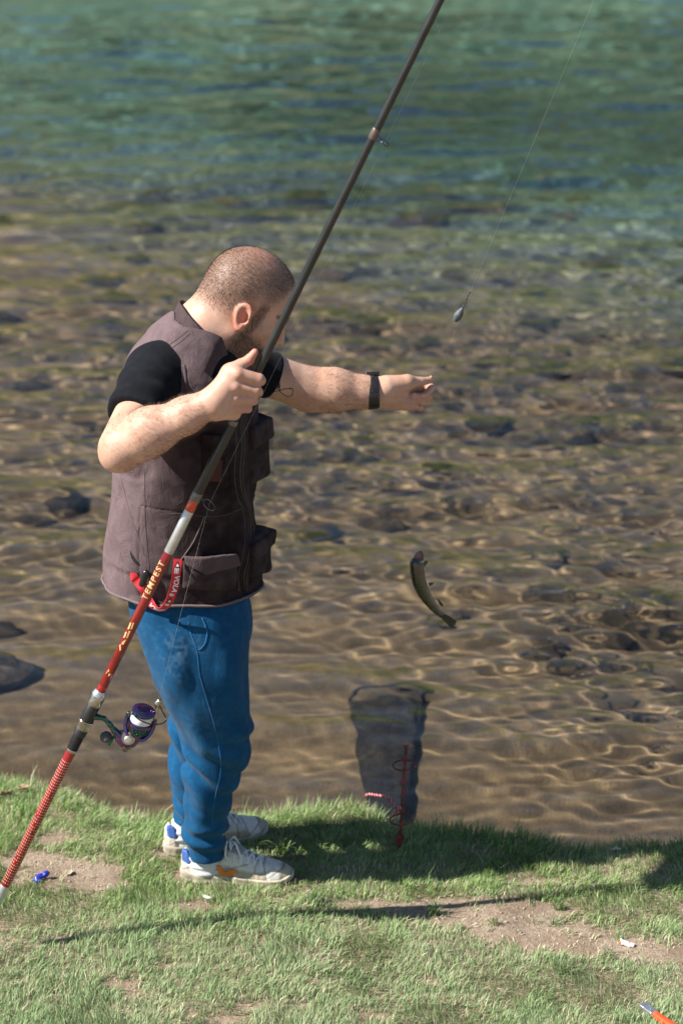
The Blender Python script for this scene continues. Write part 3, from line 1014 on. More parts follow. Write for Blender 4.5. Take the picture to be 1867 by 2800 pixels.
HEM_Z = (HEM_A[2] + HEM_B[2]) / 2
def hem(p):
    return HEM_Z - 0.006 - p[:, 2] + 0.006 * vnoise(p, 9, 5) - 0.05 * (p[:, 0] + 0.50)
def vest_fn(p):
    d = vest_core(p)
    d = smax(d, -armhole(p), 0.006)
    d = smax(d, -armhole2(p), 0.006)
    d = smax(d, -neckhole(p), 0.008)
    d = smax(d, -vneck(p), 0.006)
    # side seams and panel seams: shallow grooves
    sx = p[:, 0] - (P(398, 1400, -0.17)[0] + 0.02 * np.sin(p[:, 2] * 5))
    g = np.exp(-(sx / 0.0022) ** 2) * (p[:, 1] < 0) * (p[:, 2] < 1.12)
    zz = p[:, 2] - (P(500, 1398, -0.18)[2] - 0.06 * (p[:, 0] + 0.4))
    g2 = np.exp(-(zz / 0.0022) ** 2) * (p[:, 1] < 0.05) * (sx > 0)
    d = d + 0.0028 * np.maximum(g, g2)
    return np.maximum(d, hem(p))
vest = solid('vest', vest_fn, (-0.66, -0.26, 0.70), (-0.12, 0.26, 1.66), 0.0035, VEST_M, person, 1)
vv = np.empty(len(vest.data.vertices) * 3, np.float32); vest.data.vertices.foreach_get('co', vv); vv = vv.reshape(-1, 3).astype(float)
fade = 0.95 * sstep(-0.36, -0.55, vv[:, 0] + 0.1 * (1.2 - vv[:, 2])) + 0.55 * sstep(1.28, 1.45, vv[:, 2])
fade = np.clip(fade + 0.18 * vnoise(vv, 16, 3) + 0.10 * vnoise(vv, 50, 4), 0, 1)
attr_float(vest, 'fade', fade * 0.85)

def shirt_fn(p):
    d = tor_fn(p) + 0.022
    n = neckhole(p) + 0.012
    d = smax(d, -n, 0.006)
    # near sleeve
    S0 = P(428, 1022, -0.125)
    ax = E_R - S0; L = np.linalg.norm(ax); ax = ax / L
    q = p - S0; h = q @ ax
    w = np.linalg.norm(q - np.outer(np.clip(h, 0, L), ax), axis=1)
    r = 0.080 - 0.035 * np.clip(h, 0, L)
    f = 0.0030 * np.sin(h * 95 + 22 * q[:, 0] + 3 * vnoise(p, 12, 7)) * sstep(0.02, 0.08, h) + 0.003 * vnoise(p, 24, 8)
    s1 = smax(w - r + f, h - 0.176 - 0.10 * q[:, 0], 0.004)
    ax2 = E_L - S_L; L2 = np.linalg.norm(ax2); ax2 = ax2 / L2
    q = p - S_L; h = q @ ax2
    w = np.linalg.norm(q - np.outer(np.clip(h, 0, L2), ax2), axis=1)
    f = 0.0025 * np.sin(h * 80 + 20 * q[:, 2])
    s2 = smax(w - 0.0635 + f, h - 0.125, 0.008)
    d = smax(d, hem(p) + 0.06, 0.003)
    return smin(smin(d, s1, 0.03), s2, 0.03)
shirt = solid('t_shirt', shirt_fn, (-0.70, -0.46, 0.70), (0.05, 0.32, 1.66), 0.0048, SHIRT_M, person, 1)

# trousers
LEG_N = [row(1600, 355, 662, -0.070, 0.085), row(1700, 366, 688, -0.08, 0.108), row(1800, 396, 682, -0.085, 0.112), row(1900, 437, 681, -0.08, 0.105), row(1962, 468, 689, -0.075, 0.098),
         row(2017, 498, 688, -0.07, 0.092), row(2075, 505, 676, -0.06, 0.088), row(2112, 502, 657, -0.055, 0.086), row(2176, 500, 636, -0.045, 0.080), row(2230, 502, 627, -0.04, 0.074),
         row(2262, 496, 626, -0.035, 0.072), row(2286, 504, 617, -0.035, 0.064), row(2312, 511, 616, -0.035, 0.054), row(2344, 520, 610, -0.035, 0.048)]
LEG_F = [row(1600, 380, 668, 0.09, 0.10), row(1700, 400, 700, 0.09, 0.115), row(1800, 420, 668, 0.10, 0.105), row(1900, 445, 650, 0.11, 0.095), row(1962, 462, 640, 0.115, 0.09),
         row(2050, 466, 630, 0.12, 0.085), row(2110, 463, 600, 0.125, 0.078), row(2160, 470, 580, 0.125, 0.070), row(2190, 475, 570, 0.125, 0.062), row(2242, 477, 556, 0.125, 0.054)]
PEL = [row(1560, 335, 668, 0.0, 0.155), row(1640, 346, 680, 0.0, 0.162), row(1700, 372, 690, 0.0, 0.165), row(1760, 400, 670, 0.0, 0.13), row(1800, 430, 640, 0.0, 0.08)]
ln = loft(LEG_N, 2.1)[0]; lf = loft(LEG_F, 2.1)[0]; pl = loft(PEL, 2.1)[0]
KN = P(600, 2075, -0.06); CU = P(570, 2275, -0.035)
def pants_fold(p):
    z = p[:, 2]
    q = p - KN
    # slack behind the knee, bagging over the cuffs, drape from the hip
    w = vnoise(p, 11, 91)
    f = 0.0080 * np.sin(q[:, 2] * 62 + q[:, 0] * 55 + 2.2 * w) * np.exp(-(q[:, 2] / 0.13) ** 2)
    f = f + 0.0065 * np.sin((z - CU[2]) * 120 + 18 * p[:, 0] + 2.0 * w) * np.exp(-((z - CU[2]) / 0.055) ** 2)
    f = f + 0.0050 * np.sin(p[:, 0] * 46 + z * 18 + 2 * w) * sstep(0.45, 0.75, z)
    q2 = p.copy(); q2[:, 2] *= 0.6
    f = f + 0.008 * (0.5 - np.abs(vnoise(q2, 9, 92))) + 0.0035 * vnoise(q2, 24, 93)
    return f
def pants_fn(p):
    d = smin(smin(ln(p), lf(p), 0.02), pl(p), 0.03)
    return near(d, p, pants_fold)
pants = solid('trousers', pants_fn, (-0.62, -0.27, 0.02), (-0.14, 0.27, 0.84), 0.0036, PANTS_M, person, 1)
pv = np.empty(len(pants.data.vertices) * 3, np.float32); pants.data.vertices.foreach_get('co', pv); pv = pv.reshape(-1, 3).astype(float)
dust = np.zeros(len(pv))
for (u, v, r, a) in ((492, 1778, 0.011, 0.9), (440, 1785, 0.022, 0.35), (420, 1760, 0.03, 0.25), (493, 1795, 0.006, 0.6), (487, 1830, 0.007, 0.5), (445, 1712, 0.016, 0.25), (560, 2010, 0.035, 0.22), (570, 2090, 0.03, 0.2)):
    dust = np.maximum(dust, a * np.exp(-(np.linalg.norm(pv - P(u, v, -0.2), axis=1) / (r + 0.035)) ** 2 * 1.0) * sstep(-0.3, 0.9, vnoise(pv, 120, 6) + 0.5 * vnoise(pv, 40, 7)))
attr_float(pants, 'fade', np.clip(dust, 0, 0.8))
# ---- the vest's trimmings, each a part of the vest
VEST_BVH = bvh_of(vest)
def patch(name, px, thick, n, fn, mat, parent, depth=0.05, rnd=0.004, y0=-0.19, vox=0.0026, bulge=0.0, inset=0.004):
    """a piece of cloth or rubber lying on the surface fn inside an outline"""
    W = np.array([P(u, v, y0) for u, v in px])
    n = nrm(n); c = W.mean(0)
    t1 = nrm(np.cross(n, V3(0, 0, 1))); t2 = np.cross(t1, n)
    # slide the outline along the line of sight onto the plane through c
    W = np.array([CAM_LOC + (w - CAM_LOC) * (((c - CAM_LOC) @ n) / ((w - CAM_LOC) @ n)) for w in W])
    poly = np.stack([(W - c) @ t1, (W - c) @ t2], 1)
    def g(p):
        q = p - c
        xy = np.stack([q @ t1, q @ t2], 1)
        d2 = poly_sdf(xy, poly)
        e = fn(p)
        s = smax(e - thick - bulge * np.clip(-d2 / 0.03, 0, 1), d2, rnd)
        s = np.maximum(s, -(e + inset))
        return np.maximum(s, np.abs(q @ n) - depth)
    r = float(np.abs(poly).max()) * 1.5 + 0.01
    o = solid(name, g, c - r, c + r, vox, mat, parent, 1)
    return o
NV = nrm((0.35, -0.93, 0.0))
def fade_attr(o, k):
    a = vert_array(o)
    attr_float(o, 'fade', np.clip(k + 0.12 * vnoise(a, 18, 3) + 0.1 * vnoise(a, 60, 4), 0, 1))
    return o
pk = fade_attr(patch('pocket', [(513, 1548), (664, 1540), (664, 1600), (659, 1626), (514, 1626)], 0.006, NV, vest_core, VEST_M, vest, bulge=0.012), 0.12)
fade_attr(patch('flap', [(510, 1530), (655, 1521), (660, 1530), (667, 1556), (640, 1561), (568, 1577), (552, 1568), (517, 1554)], 0.0215, NV, vest_core, VEST_M, pk, inset=-0.012), 0.42)
pc = fade_attr(patch('chest_pocket', [(555, 1190), (632, 1196), (634, 1340), (560, 1345)], 0.004, NV, vest_core, VEST_M, vest, bulge=0.004), 0.0)
fade_attr(patch('flap', [(553, 1188), (628, 1196), (635, 1238), (600, 1254), (562, 1215)], 0.012, NV, vest_core, VEST_M, pc, inset=-0.004), 0.05)
patch('mesh_window', [(580, 1262), (616, 1262), (612, 1325), (578, 1325)], 0.0095, NV, vest_core, plain('red_mesh', (0.05, 0.008, 0.008), 0.8), pc, inset=-0.003)
# far pockets that stand out beyond the front edge
def bag(name, c, h, yaw, parent, flapz):
    M = np.array(Matrix.Rotation(yaw, 3, 'Z'))
    F = Field(); F.box(c, h, M, 0.014, 0.01)
    o = solid(name, F, np.array(c) - max(h) * 1.7, np.array(c) + max(h) * 1.7, 0.0032, VEST_M, parent, 2, lambda p: 0.006 * vnoise(p, 22, 5) + 0.004 * vnoise(p, 9, 6))
    fade_attr(o, 0.05)
    F2 = Field(); F2.box(np.array(c) + V3(0.004, 0, flapz), (h[0] + 0.006, h[1] + 0.006, h[2] * 0.36), M, 0.006, 0.005)
    f = solid('flap', F2, np.array(c) - max(h) * 1.9, np.array(c) + max(h) * 1.9, 0.0032, VEST_M, o, 2, lambda p: 0.005 * vnoise(p, 25, 7))
    fade_attr(f, 0.1)
bag('pocket', P(690, 1235, -0.03), (0.026, 0.050, 0.076), math.radians(-25), vest, 0.055)
bag('pocket', P(692, 1515, -0.03), (0.028, 0.056, 0.060), math.radians(-25), vest, 0.030)
# zip with its two rows, seams, bindings
ZIP_M = plain('zip_tape', (0.012, 0.011, 0.012), 0.55)
zp = [(655, 1150), (660, 1220), (655, 1300), (664, 1360), (680, 1400), (684, 1470), (676, 1530), (666, 1570), (668, 1615)]
zo = tube('zip', curve_on(VEST_BVH, zp, 0.0005), 0.0032, ZIP_M, vest, 6)
tube('zip_edge', curve_on(VEST_BVH, [(a - 14, b) for a, b in zp], 0.0), 0.0013, VEST_TRIM_M, vest, 6)
tube('zip_edge', curve_on(VEST_BVH, [(a + 9, b) for a, b in zp], 0.0), 0.0013, VEST_TRIM_M, vest, 6)
PALE_M = cloth('vest_worn_edge', (0.12, 0.088, 0.088), (0.18, 0.135, 0.135), 900)
tube('pocket_edge', curve_on(VEST_BVH, [(559, 1412), (548, 1440), (530, 1480), (512, 1508), (496, 1530)], 0.0), 0.0016, PALE_M, vest, 6)
tube('seam', curve_on(VEST_BVH, [(440, 1408), (480, 1404), (520, 1408), (560, 1412), (610, 1410), (660, 1392)], -0.0002), 0.0009, VEST_TRIM_M, vest, 5)
tube('seam', curve_on(VEST_BVH, [(396, 1290), (397, 1360), (398, 1430), (404, 1500), (408, 1560), (402, 1640)], 0.0), 0.0012, VEST_TRIM_M, vest, 5)
tube('seam', curve_on(VEST_BVH, [(330, 1300), (345, 1360), (362, 1420), (385, 1480), (396, 1520)], 0.0), 0.0009, VEST_TRIM_M, vest, 5)
patch('pocket_slit', [(330, 1508), (338, 1520), (352, 1540), (368, 1565), (352, 1556), (338, 1538)], 0.0012, nrm((-0.45, -0.9, 0.0)), vest_core, plain('slit_shade', (0.006, 0.004, 0.005), 0.9), vest, vox=0.002)  # dark patch on the cloth, painting the shade inside the slit
tube('pocket_edge', curve_on(VEST_BVH, [(329, 1507), (336, 1537), (351, 1556), (368, 1567)], 0.0), 0.0013, PALE_M, vest, 5)
tube('seam', curve_on(VEST_BVH, [(448, 952), (470, 938), (492, 922), (514, 904)], 0.0), 0.0014, VEST_TRIM_M, vest, 5)
tube('seam', curve_on(VEST_BVH, [(456, 960), (478, 946), (500, 930), (520, 912)], 0.0), 0.0014, VEST_TRIM_M, vest, 5)
def march(p0, d, fn, s0, s1, n=60):
    """first crossing of fn from outside along d, per row"""
    t = np.linspace(s0, s1, n)
    out = p0 + d * s1; done = np.zeros(len(p0), bool)
    for a in t:
        p = p0 + d * a
        hit = (fn(p) < 0) & ~done
        out[hit] = p[hit]; done |= hit
    return out, done
th = np.linspace(0, 2 * math.pi, 97)[:-1]
HC = np.array([np.interp(HEM_Z + 0.006, [r[0] for r in TOR[::-1]], [r[1] for r in TOR[::-1]]), 0, HEM_Z + 0.004])
dirs = np.stack([np.cos(th), np.sin(th), 0 * th], 1)
ring = np.repeat((HC + V3(0, 0, 0.0))[None], len(th), 0) + dirs * 0.30
ring[:, 2] += 0.05 * (-(ring[:, 0] + 0.50)) 
hp_, ok_ = march(ring, -dirs, vest_core, 0.0, 0.25, 180)
hp_ = hp_ + dirs * 0.0035
hp_[:, 2] = HEM_Z + 0.002 - 0.05 * (hp_[:, 0] + 0.50) + 0.006 * vnoise(hp_, 9, 5)
tube('hem', hp_, 0.0034, PALE_M, vest, 6, closed=True)
def hole_ring(C0, AX, rx, rz, fn, name, rad):
    e1 = nrm(V3(1, 0, 0) - AX * AX[0]); e2 = nrm(V3(0, 0, 1) - AX * AX[2])
    p0 = C0 + np.outer(np.cos(th) * rx, e1) + np.outer(np.sin(th) * rz, e2) + AX * 0.25
    hp, ok = march(p0, np.repeat(-AX[None], len(th), 0), fn, 0.0, 0.32, 160)
    hp = hp[ok]
    return tube(name, hp, rad, VEST_TRIM_M, vest, 6)
hole_ring(ARM_C, ARM_AX, 0.0835 / abs(nrm(V3(1, 0, 0) - ARM_AX * ARM_AX[0])[0]) * 0.96, 0.124, vest_core, 'armhole_binding', 0.0042)
# stand-up collar
FWD = nrm(V3(1, 0, 0) - NECK_D * NECK_D[0])
def collar(p):
    q = p - NECK_B
    h = q @ NECK_D
    w = q - np.outer(h, NECK_D)
    r = np.linalg.norm(w, axis=1)
    fr_ = (w @ FWD) / np.maximum(r, 1e-6)
    hc = 0.030 - 0.012 * fr_
    d = np.maximum(np.abs(r - (0.0905 + 0.22 * h)) - 0.0030, np.abs(h - hc) - 0.0235)
    return np.maximum(d, fr_ * 0.1 - 0.075)
co_ = solid('collar', lambda p: collar(p) + 0.002 * vnoise(p, 30, 3), NECK_B - 0.15, NECK_B + 0.17, 0.0026, VEST_M, vest, 1)
fade_attr(co_, 0.30)

# ---- trouser seam, pocket and draw
PANTS_BVH = bvh_of(pants)
sp = [(516, 1700), (520, 1722), (527, 1745), (538, 1775), (542, 1800), (545, 1838), (556, 1880), (568, 1920), (580, 1960), (590, 2000), (598, 2040), (604, 2080), (602, 2120), (592, 2165), (585, 2200), (580, 2250)]
tube('side_seam', curve_on(PANTS_BVH, sp, 0.0), 0.0013, SEAM_M, pants, 6)
tube('pocket_edge', curve_on(PANTS_BVH, [(553, 1690), (563, 1712), (567, 1735), (562, 1758), (552, 1772), (543, 1777)], 0.0), 0.0022, SEAM_M, pants, 6)
tube('pocket_edge', curve_on(PANTS_BVH, [(520, 1728), (530, 1750), (540, 1768), (549, 1774)], 0.0), 0.0013, SEAM_M, pants, 6)

# ---- tattoo on the far upper arm
m = NT('tattoo_ink'); m.base((0.035, 0.045, 0.048)).set(rough=0.6); INK_M = m.mat
def inkline(px, rad):
    pts = curve_on(BODY_BVH, px, 0.0002, 5, 0.2)
    return tube('tattoo', pts, rad, INK_M, body, 4)
def cr2(x, y): return (654 + x / 2.613, 884 + y / 2.613)
lem = [cr2(*q) for q in ((385, 470), (330, 468), (290, 480), (245, 488), (205, 478), (200, 455), (222, 440), (250, 450), (285, 480), (310, 505), (340, 522), (370, 518), (384, 495), (378, 470), (355, 462))]
inkline(lem, 0.0010)
inkline([cr2(*q) for q in ((292, 478), (285, 455), (272, 420), (262, 385))], 0.0014)
inkline([cr2(*q) for q in ((282, 460), (262, 430), (256, 400), (266, 372), (276, 390), (286, 430), (288, 456))], 0.0024)
for a, b in ((262, 350), (274, 340), (285, 352), (270, 362)):
    inkline([cr2(a, b), cr2(a + 3, b + 2), cr2(a + 6, b + 3)], 0.0015)

# ---- short hair, beard and arm hair
def strands(name, weight, count, length, width, mat, parent, lean, seed, jitter=0.5):
    r = np.random.default_rng(seed)
    me = body.data
    nf = len(me.polygons)
    f = np.empty(nf * 4, np.int32); me.loops.foreach_get('vertex_index', f); f = f.reshape(-1, 4)
    w = weight[f].mean(1)
    w = w / w.sum()
    pick = r.choice(nf, count, p=w)
    q = bv[f[pick]]
    a, b = r.random((2, count, 1))
    base = (q[:, 0] * (1 - a) + q[:, 1] * a) * (1 - b) + (q[:, 3] * (1 - a) + q[:, 2] * a) * b
    n = np.cross(q[:, 1] - q[:, 0], q[:, 3] - q[:, 0]); n /= np.linalg.norm(n, axis=1)[:, None] + 1e-12
    g = np.asarray(lean(base))
    g = g - n * (g * n).sum(1)[:, None]
    d = n * 0.55 + g + r.normal(0, jitter * 0.35, (count, 3))
    d /= np.linalg.norm(d, axis=1)[:, None]
    s = np.cross(d, r.normal(0, 1, (count, 3))); s /= np.linalg.norm(s, axis=1)[:, None]
    L = length * r.uniform(0.6, 1.25, (count, 1))
    v = np.concatenate([base - s * width / 2 - n * 0.0006, base + s * width / 2 - n * 0.0006, base + d * L + g * L * 0.25], 1).reshape(-1, 3)
    fa_ = np.arange(count * 3).reshape(-1, 3)
    o = mesh_obj(name, v, fa_, mat, None, False)
    adopt(o, parent)
    o['kind'] = 'stuff'
    return o
def hairmat(name, a, b):
    m = NT(name)
    m.base(m.mix(m.noise(m.coord(), 300, 2), a, b)).set(rough=0.45, spec=0.4)
    return m.mat
HAIR_M = hairmat('short_dark_hair', (0.018, 0.012, 0.009), (0.075, 0.048, 0.034))
headw = np.where(ishead, np.maximum(hairm * (1 - 0.62 * thin), side), 0) * (~earm)
crown = hd(-0.045, 0, 0.13)
strands('hair', headw, 20000, 0.0055, 0.00052, HAIR_M, body, lambda p: (p - crown) * 6.0, 3)
strands('beard', np.where(ishead & ~earm, jaw + 0.5 * brow, 0), 11000, 0.0058, 0.0006, HAIR_M, body, lambda p: np.repeat((HM @ V3(0.2, 0, -0.8))[None], len(p), 0), 4)
def arm_w(A, B):
    ax = B - A; t = np.clip((bv - A) @ ax / (ax @ ax), -0.2, 1.2)
    d = np.linalg.norm(bv - A - np.outer(t, ax), axis=1)
    return ((d < 0.075) & (t > -0.1) & (t < 0.93)).astype(float) * (0.4 + 0.6 * (t > 0.2))
ARMH_M = hairmat('arm_hair', (0.06, 0.032, 0.018), (0.17, 0.095, 0.055))
strands('arm_hair', arm_w(E_R, W_R), 5200, 0.0110, 0.00042, ARMH_M, body, lambda p: np.repeat((nrm(fa) * 0.7 + V3(0, 0, -0.6))[None], len(p), 0), 5, 0.8)
strands('arm_hair', arm_w(E_L, W_L), 3600, 0.0110, 0.00042, ARMH_M, body, lambda p: np.repeat((nrm(fb) * 0.7 + V3(0, 0, 0.3))[None], len(p), 0), 6, 0.8)
# nails of the far hand
def nail(u, v, ru, rv, rot):
    p, n = onto(BODY_BVH, u, v, 0.0006, 0.25)
    t1 = nrm(np.cross(n, V3(0, 0, 1))); t2 = np.cross(n, t1)
    c, s = math.cos(rot), math.sin(rot)
    F = Field()
    M = np.stack([t1 * c + t2 * s, -t1 * s + t2 * c, n], 1)
    F.ell(p, (ru, rv, 0.0014), M, 0.001)
    solid('fingernail', F, p - 0.012, p + 0.012, 0.0011, NAIL_M, body, 1)
nail(1157, 1081, 0.0062, 0.0046, 0.1); nail(1178, 1030, 0.0070, 0.0030, 0.35); nail(1132, 1078, 0.0035, 0.0050, 0.3); nail(1126, 1111, 0.0045, 0.0048, 0.4)

# ---- wristwatch
WB_M = plain('watch_strap', (0.010, 0.010, 0.011), 0.42)
wc = E_L + fb * 0.90; wax = nrm(fb + V3(0, 0, 0.02))
watch = lathe('wristwatch', wc - wax * 0.016, wax, [(0.0, 0.0400), (0.001, 0.0440), (0.004, 0.0448), (0.024, 0.0432), (0.0285, 0.0425), (0.0295, 0.0390)], WB_M, person, 40)
wd = nrm(V3(0.0, 0.55, 0.8) - wax * (V3(0.0, 0.55, 0.8) @ wax))
M = np.stack([wax, np.cross(wd, wax), wd], 1)
F = Field(); F.box(wc + wd * 0.047, (0.019, 0.017, 0.006), M, 0.005, 0.003)
solid('watch_case', F, wc - 0.08, wc + 0.08, 0.0022, plain('watch_case_black', (0.015, 0.016, 0.018), 0.18, 0.0), watch, 1)
wn_ = nrm(V3(-0.1, -0.95, 0.1)); wn_ = nrm(wn_ - wax * (wn_ @ wax))
M = np.stack([wax, np.cross(wn_, wax), wn_], 1)
F = Field(); F.box(wc + wn_ * 0.0445, (0.0150, 0.0035, 0.0022), M, 0.001, 0.001); F.box(wc + wn_ * 0.0445, (0.0120, 0.0018, 0.004), M, 0.0005, 0.0005, 's')
solid('buckle', F, wc - 0.07, wc + 0.07, 0.0014, plain('buckle_grey', (0.12, 0.12, 0.13), 0.3, 0.8), watch, 1)
tube('strap_groove', np.array([wc + wax * s_ + nrm(wn_ + np.cross(wn_, wax) * a_) * 0.0446 for s_, a_ in ((-0.006, -0.9), (-0.006, -0.5), (-0.006, 0.1), (-0.006, 0.6))]), 0.0006, plain('groove', (0.03, 0.03, 0.032), 0.3), watch, 4)

# ---- socks and shoes
SOCK_M = cloth('white_sock', (0.62, 0.62, 0.63), (0.75, 0.75, 0.76), 800, bump=0.4)
def shoe_mat():
    m = NT('worn_white_leather')
    c = m.coord()
    n1 = m.noise(c, 14, 5); n2 = m.noise(c, 70, 4, 0.7); n3 = m.noise(c, 400, 2)
    col = m.mix(m.attr('suede'), (0.66, 0.63, 0.57), (0.40, 0.345, 0.265))
    col = m.mix(m.math('MULTIPLY', m.ramp(n2, [(0.48, 0.0), (0.72, 1.0)]), 0.55), col, (0.28, 0.22, 0.155))
    col = m.mix(m.math('MULTIPLY', m.ramp(n1, [(0.5, 0.0), (0.75, 1.0)]), 0.4), col, (0.34, 0.28, 0.20))
    col = m.mix(m.attr('line'), col, (0.10, 0.075, 0.05))
    m.base(col).set(rough=0.75, spec=0.25)
    m.bump(m.math('ADD', n2, n3), 0.35, 0.002)
    return m.mat
SHOE_M = shoe_mat()
SOLE_M = plain('worn_sole_rubber', (0.46, 0.40, 0.31), 0.8, 0, 0.3, 35)
LACE_M = cloth('grey_white_lace', (0.66, 0.66, 0.68), (0.76, 0.76, 0.78), 1500)
ORANGE_M = plain('orange_logo', (0.72, 0.20, 0.02), 0.5, 0, 0.1)
HBLUE_M = plain('blue_heel_tab', (0.045, 0.12, 0.38), 0.6, 0, 0.15)
GREYT_M = cloth('tongue_grey', (0.24, 0.24, 0.25), (0.33, 0.33, 0.34), 900)
SX = np.array([0.0, 0.006, 0.02, 0.05, 0.09, 0.13, 0.17, 0.21, 0.245, 0.270, 0.286, 0.295, 0.300])
SW = np.array([0.006, 0.020, 0.030, 0.0365, 0.0375, 0.038, 0.043, 0.0480, 0.0465, 0.039, 0.029, 0.018, 0.004])
SH = np.array([0.070, 0.088, 0.096, 0.084, 0.094, 0.102, 0.084, 0.068, 0.058, 0.052, 0.046, 0.040, 0.030])
def make_shoe(heel, toe, mirror, zbase, label):
    ax = toe - heel; ax[2] = 0; ax = nrm(ax)
    lf_ = np.cross(V3(0, 0, 1), ax) * mirror
    org = V3(heel[0], heel[1], zbase)
    M = np.stack([ax, lf_, V3(0, 0, 1)], 1)
    loc = lambda p: (p - org) @ M
    wld = lambda x, y, z: org + M @ V3(x, y, z)
    def upper0(p):
        q = loc(p); x = q[:, 0]
        w = np.interp(x, SX, SW); h = np.interp(x, SX, SH)
        bend = 0.006 * np.sin(np.clip(x / 0.3, 0, 1) * math.pi)
        y = q[:, 1] - bend
        zc = 0.016; hz = h - zc
        z = np.maximum(q[:, 2] - zc, 0) / hz
        wz = w * (1 - 0.42 * np.clip(z, 0, 1.2) ** 2 * np.interp(x, [0.0, 0.05, 0.15, 0.26], [0.3, 0.7, 1.0, 0.8]))
        d = np.maximum(np.abs(y) - wz, (q[:, 2] - h) * 0.8)
        k = ((np.abs(y) / np.maximum(wz, 1e-3)) ** 2.6 + np.clip(z, 0, 2) ** 2.6) ** (1 / 2.6)
        d = smax((k - 1) * np.minimum(wz, hz) * 0.9, d, 0.006)
        d = np.maximum(d, np.maximum(-x, x - 0.2985))
        return np.maximum(d, 0.014 - q[:, 2])
    def upper(p):
        d = upper0(p); q = loc(p)
        # opening for the ankle
        o = np.sqrt(((q[:, 0] - 0.070) / 0.052) ** 2 + (q[:, 1] / 0.056) ** 2 + ((q[:, 2] - 0.100) / 0.056) ** 2)
        d = smax(d, -(o - 1) * 0.042, 0.005)
        # creases where the foot bends and the panel edges
        cz = np.exp(-((q[:, 0] - 0.205 + 0.1 * np.abs(q[:, 1])) / 0.004) ** 2) + 0.8 * np.exp(-((q[:, 0] - 0.222 + 0.15 * np.abs(q[:, 1])) / 0.004) ** 2)
        pe = np.exp(-((q[:, 2] - 0.030 - 0.022 * np.sin(q[:, 0] * 26)) / 0.0016) ** 2) + np.exp(-((q[:, 0] - 0.232 + 0.25 * (q[:, 2] - 0.03)) / 0.0016) ** 2)
        return d + 0.0014 * cz + 0.0012 * pe + 0.0012 * vnoise(p, 60, 4)
    def sole(p):
        q = loc(p); x = q[:, 0]
        w = np.interp(x, SX * 1.018 - 0.002, SW + 0.0035)
        y = q[:, 1] - 0.006 * np.sin(np.clip(x / 0.3, 0, 1) * math.pi)
        top = np.interp(x, [0, 0.1, 0.2, 0.27, 0.305], [0.030, 0.026, 0.022, 0.022, 0.034])
        bot = np.interp(x, [0, 0.03, 0.20, 0.27, 0.305], [0.006, 0.0, 0.0, 0.004, 0.018])
        d = np.maximum(np.abs(y) - w, np.maximum(q[:, 2] - top, bot - q[:, 2]))
        d = np.maximum(d, np.maximum(-0.003 - x, x - 0.303))
        return d + 0.0012 * np.exp(-((q[:, 2] - 0.013) / 0.002) ** 2)
    sh = empty('shoe', tuple(org))
    adopt(sh, person)
    if label: sh['label'] = label
    lo = np.minimum(wld(0, 0, 0), wld(0.3, 0, 0)) - 0.07; hi = np.maximum(wld(0, 0, 0), wld(0.3, 0, 0)) + 0.07
    hi[2] = org[2] + 0.13; lo[2] = org[2] - 0.01
    u_ = solid('upper', upper, lo, hi, 0.0026, SHOE_M, sh, 1)
    q = loc(vert_array(u_))
    su = np.maximum(sstep(0.236, 0.226, q[:, 0] + 0.3 * (q[:, 2] - 0.03)) * sstep(0.012, 0.002, q[:, 2] - 0.045 - 0.012 * np.sin(q[:, 0] * 24)), sstep(0.262, 0.275, q[:, 0]))
    su = np.maximum(su * sstep(0.1, 0.13, q[:, 0]), 0.45 * sstep(0.05, 0.0, q[:, 0]))
    attr_float(u_, 'suede', np.clip(su, 0, 1))
    def ln_(e, w_): return np.exp(-(e / w_) ** 2)
    edge_ = np.maximum.reduce([ln_(q[:, 2] - 0.030 - 0.022 * np.sin(q[:, 0] * 26), 0.0016), ln_(q[:, 0] - 0.232 + 0.25 * (q[:, 2] - 0.03), 0.0016), ln_(q[:, 2] - 0.052 - 0.008 * np.sin(q[:, 0] * 40), 0.0013) * sstep(0.09, 0.1, q[:, 0]) * sstep(0.19, 0.18, q[:, 0]),
                               ln_(q[:, 0] - 0.052 - 0.3 * (q[:, 2] - 0.03), 0.0014) * (q[:, 2] < 0.06), 0.6 * ln_(q[:, 0] - 0.205 + 0.1 * np.abs(q[:, 1]), 0.003)])
    attr_float(u_, 'line', np.clip(0.75 * edge_, 0, 0.8))
    solid('sole', sole, lo, hi, 0.0028, SOLE_M, sh, 1)
    # tongue, laces, tabs
    F = Field(); F.cone(wld(0.100, 0, 0.108), wld(0.150, 0, 0.092), 0.026, 0.026, 0.005, flat=M @ V3(0.35, 0, 1), s=3.2)
    solid('tongue', F, wld(0.12, 0, 0.10) - 0.06, wld(0.12, 0, 0.10) + 0.06, 0.0028, GREYT_M, sh, 1)
    tb = bvh_of(u_)
    def drop(x, y, off):
        h = tb.ray_cast(Vector(wld(x, y, 0.2)), Vector((0, 0, -1)))
        return (np.array(h[0]) if h[0] is not None else wld(x, y, 0.07)) + V3(0, 0, off)
    for i, x in enumerate((0.128, 0.146, 0.164, 0.182, 0.200)):
        for s in (-1, 1):
            pts = [drop(x, s * 0.024, 0.0015), drop(x + 0.004, s * 0.012, 0.004), drop(x + 0.011, 0.0, 0.005), drop(x + 0.016, -s * 0.014, 0.003), drop(x + 0.018, -s * 0.024, 0.0005)]
            tube('lace', spline(pts, 4), 0.0031, LACE_M, sh, 6)
    k0 = drop(0.128, -mirror * 0.0, 0.012)
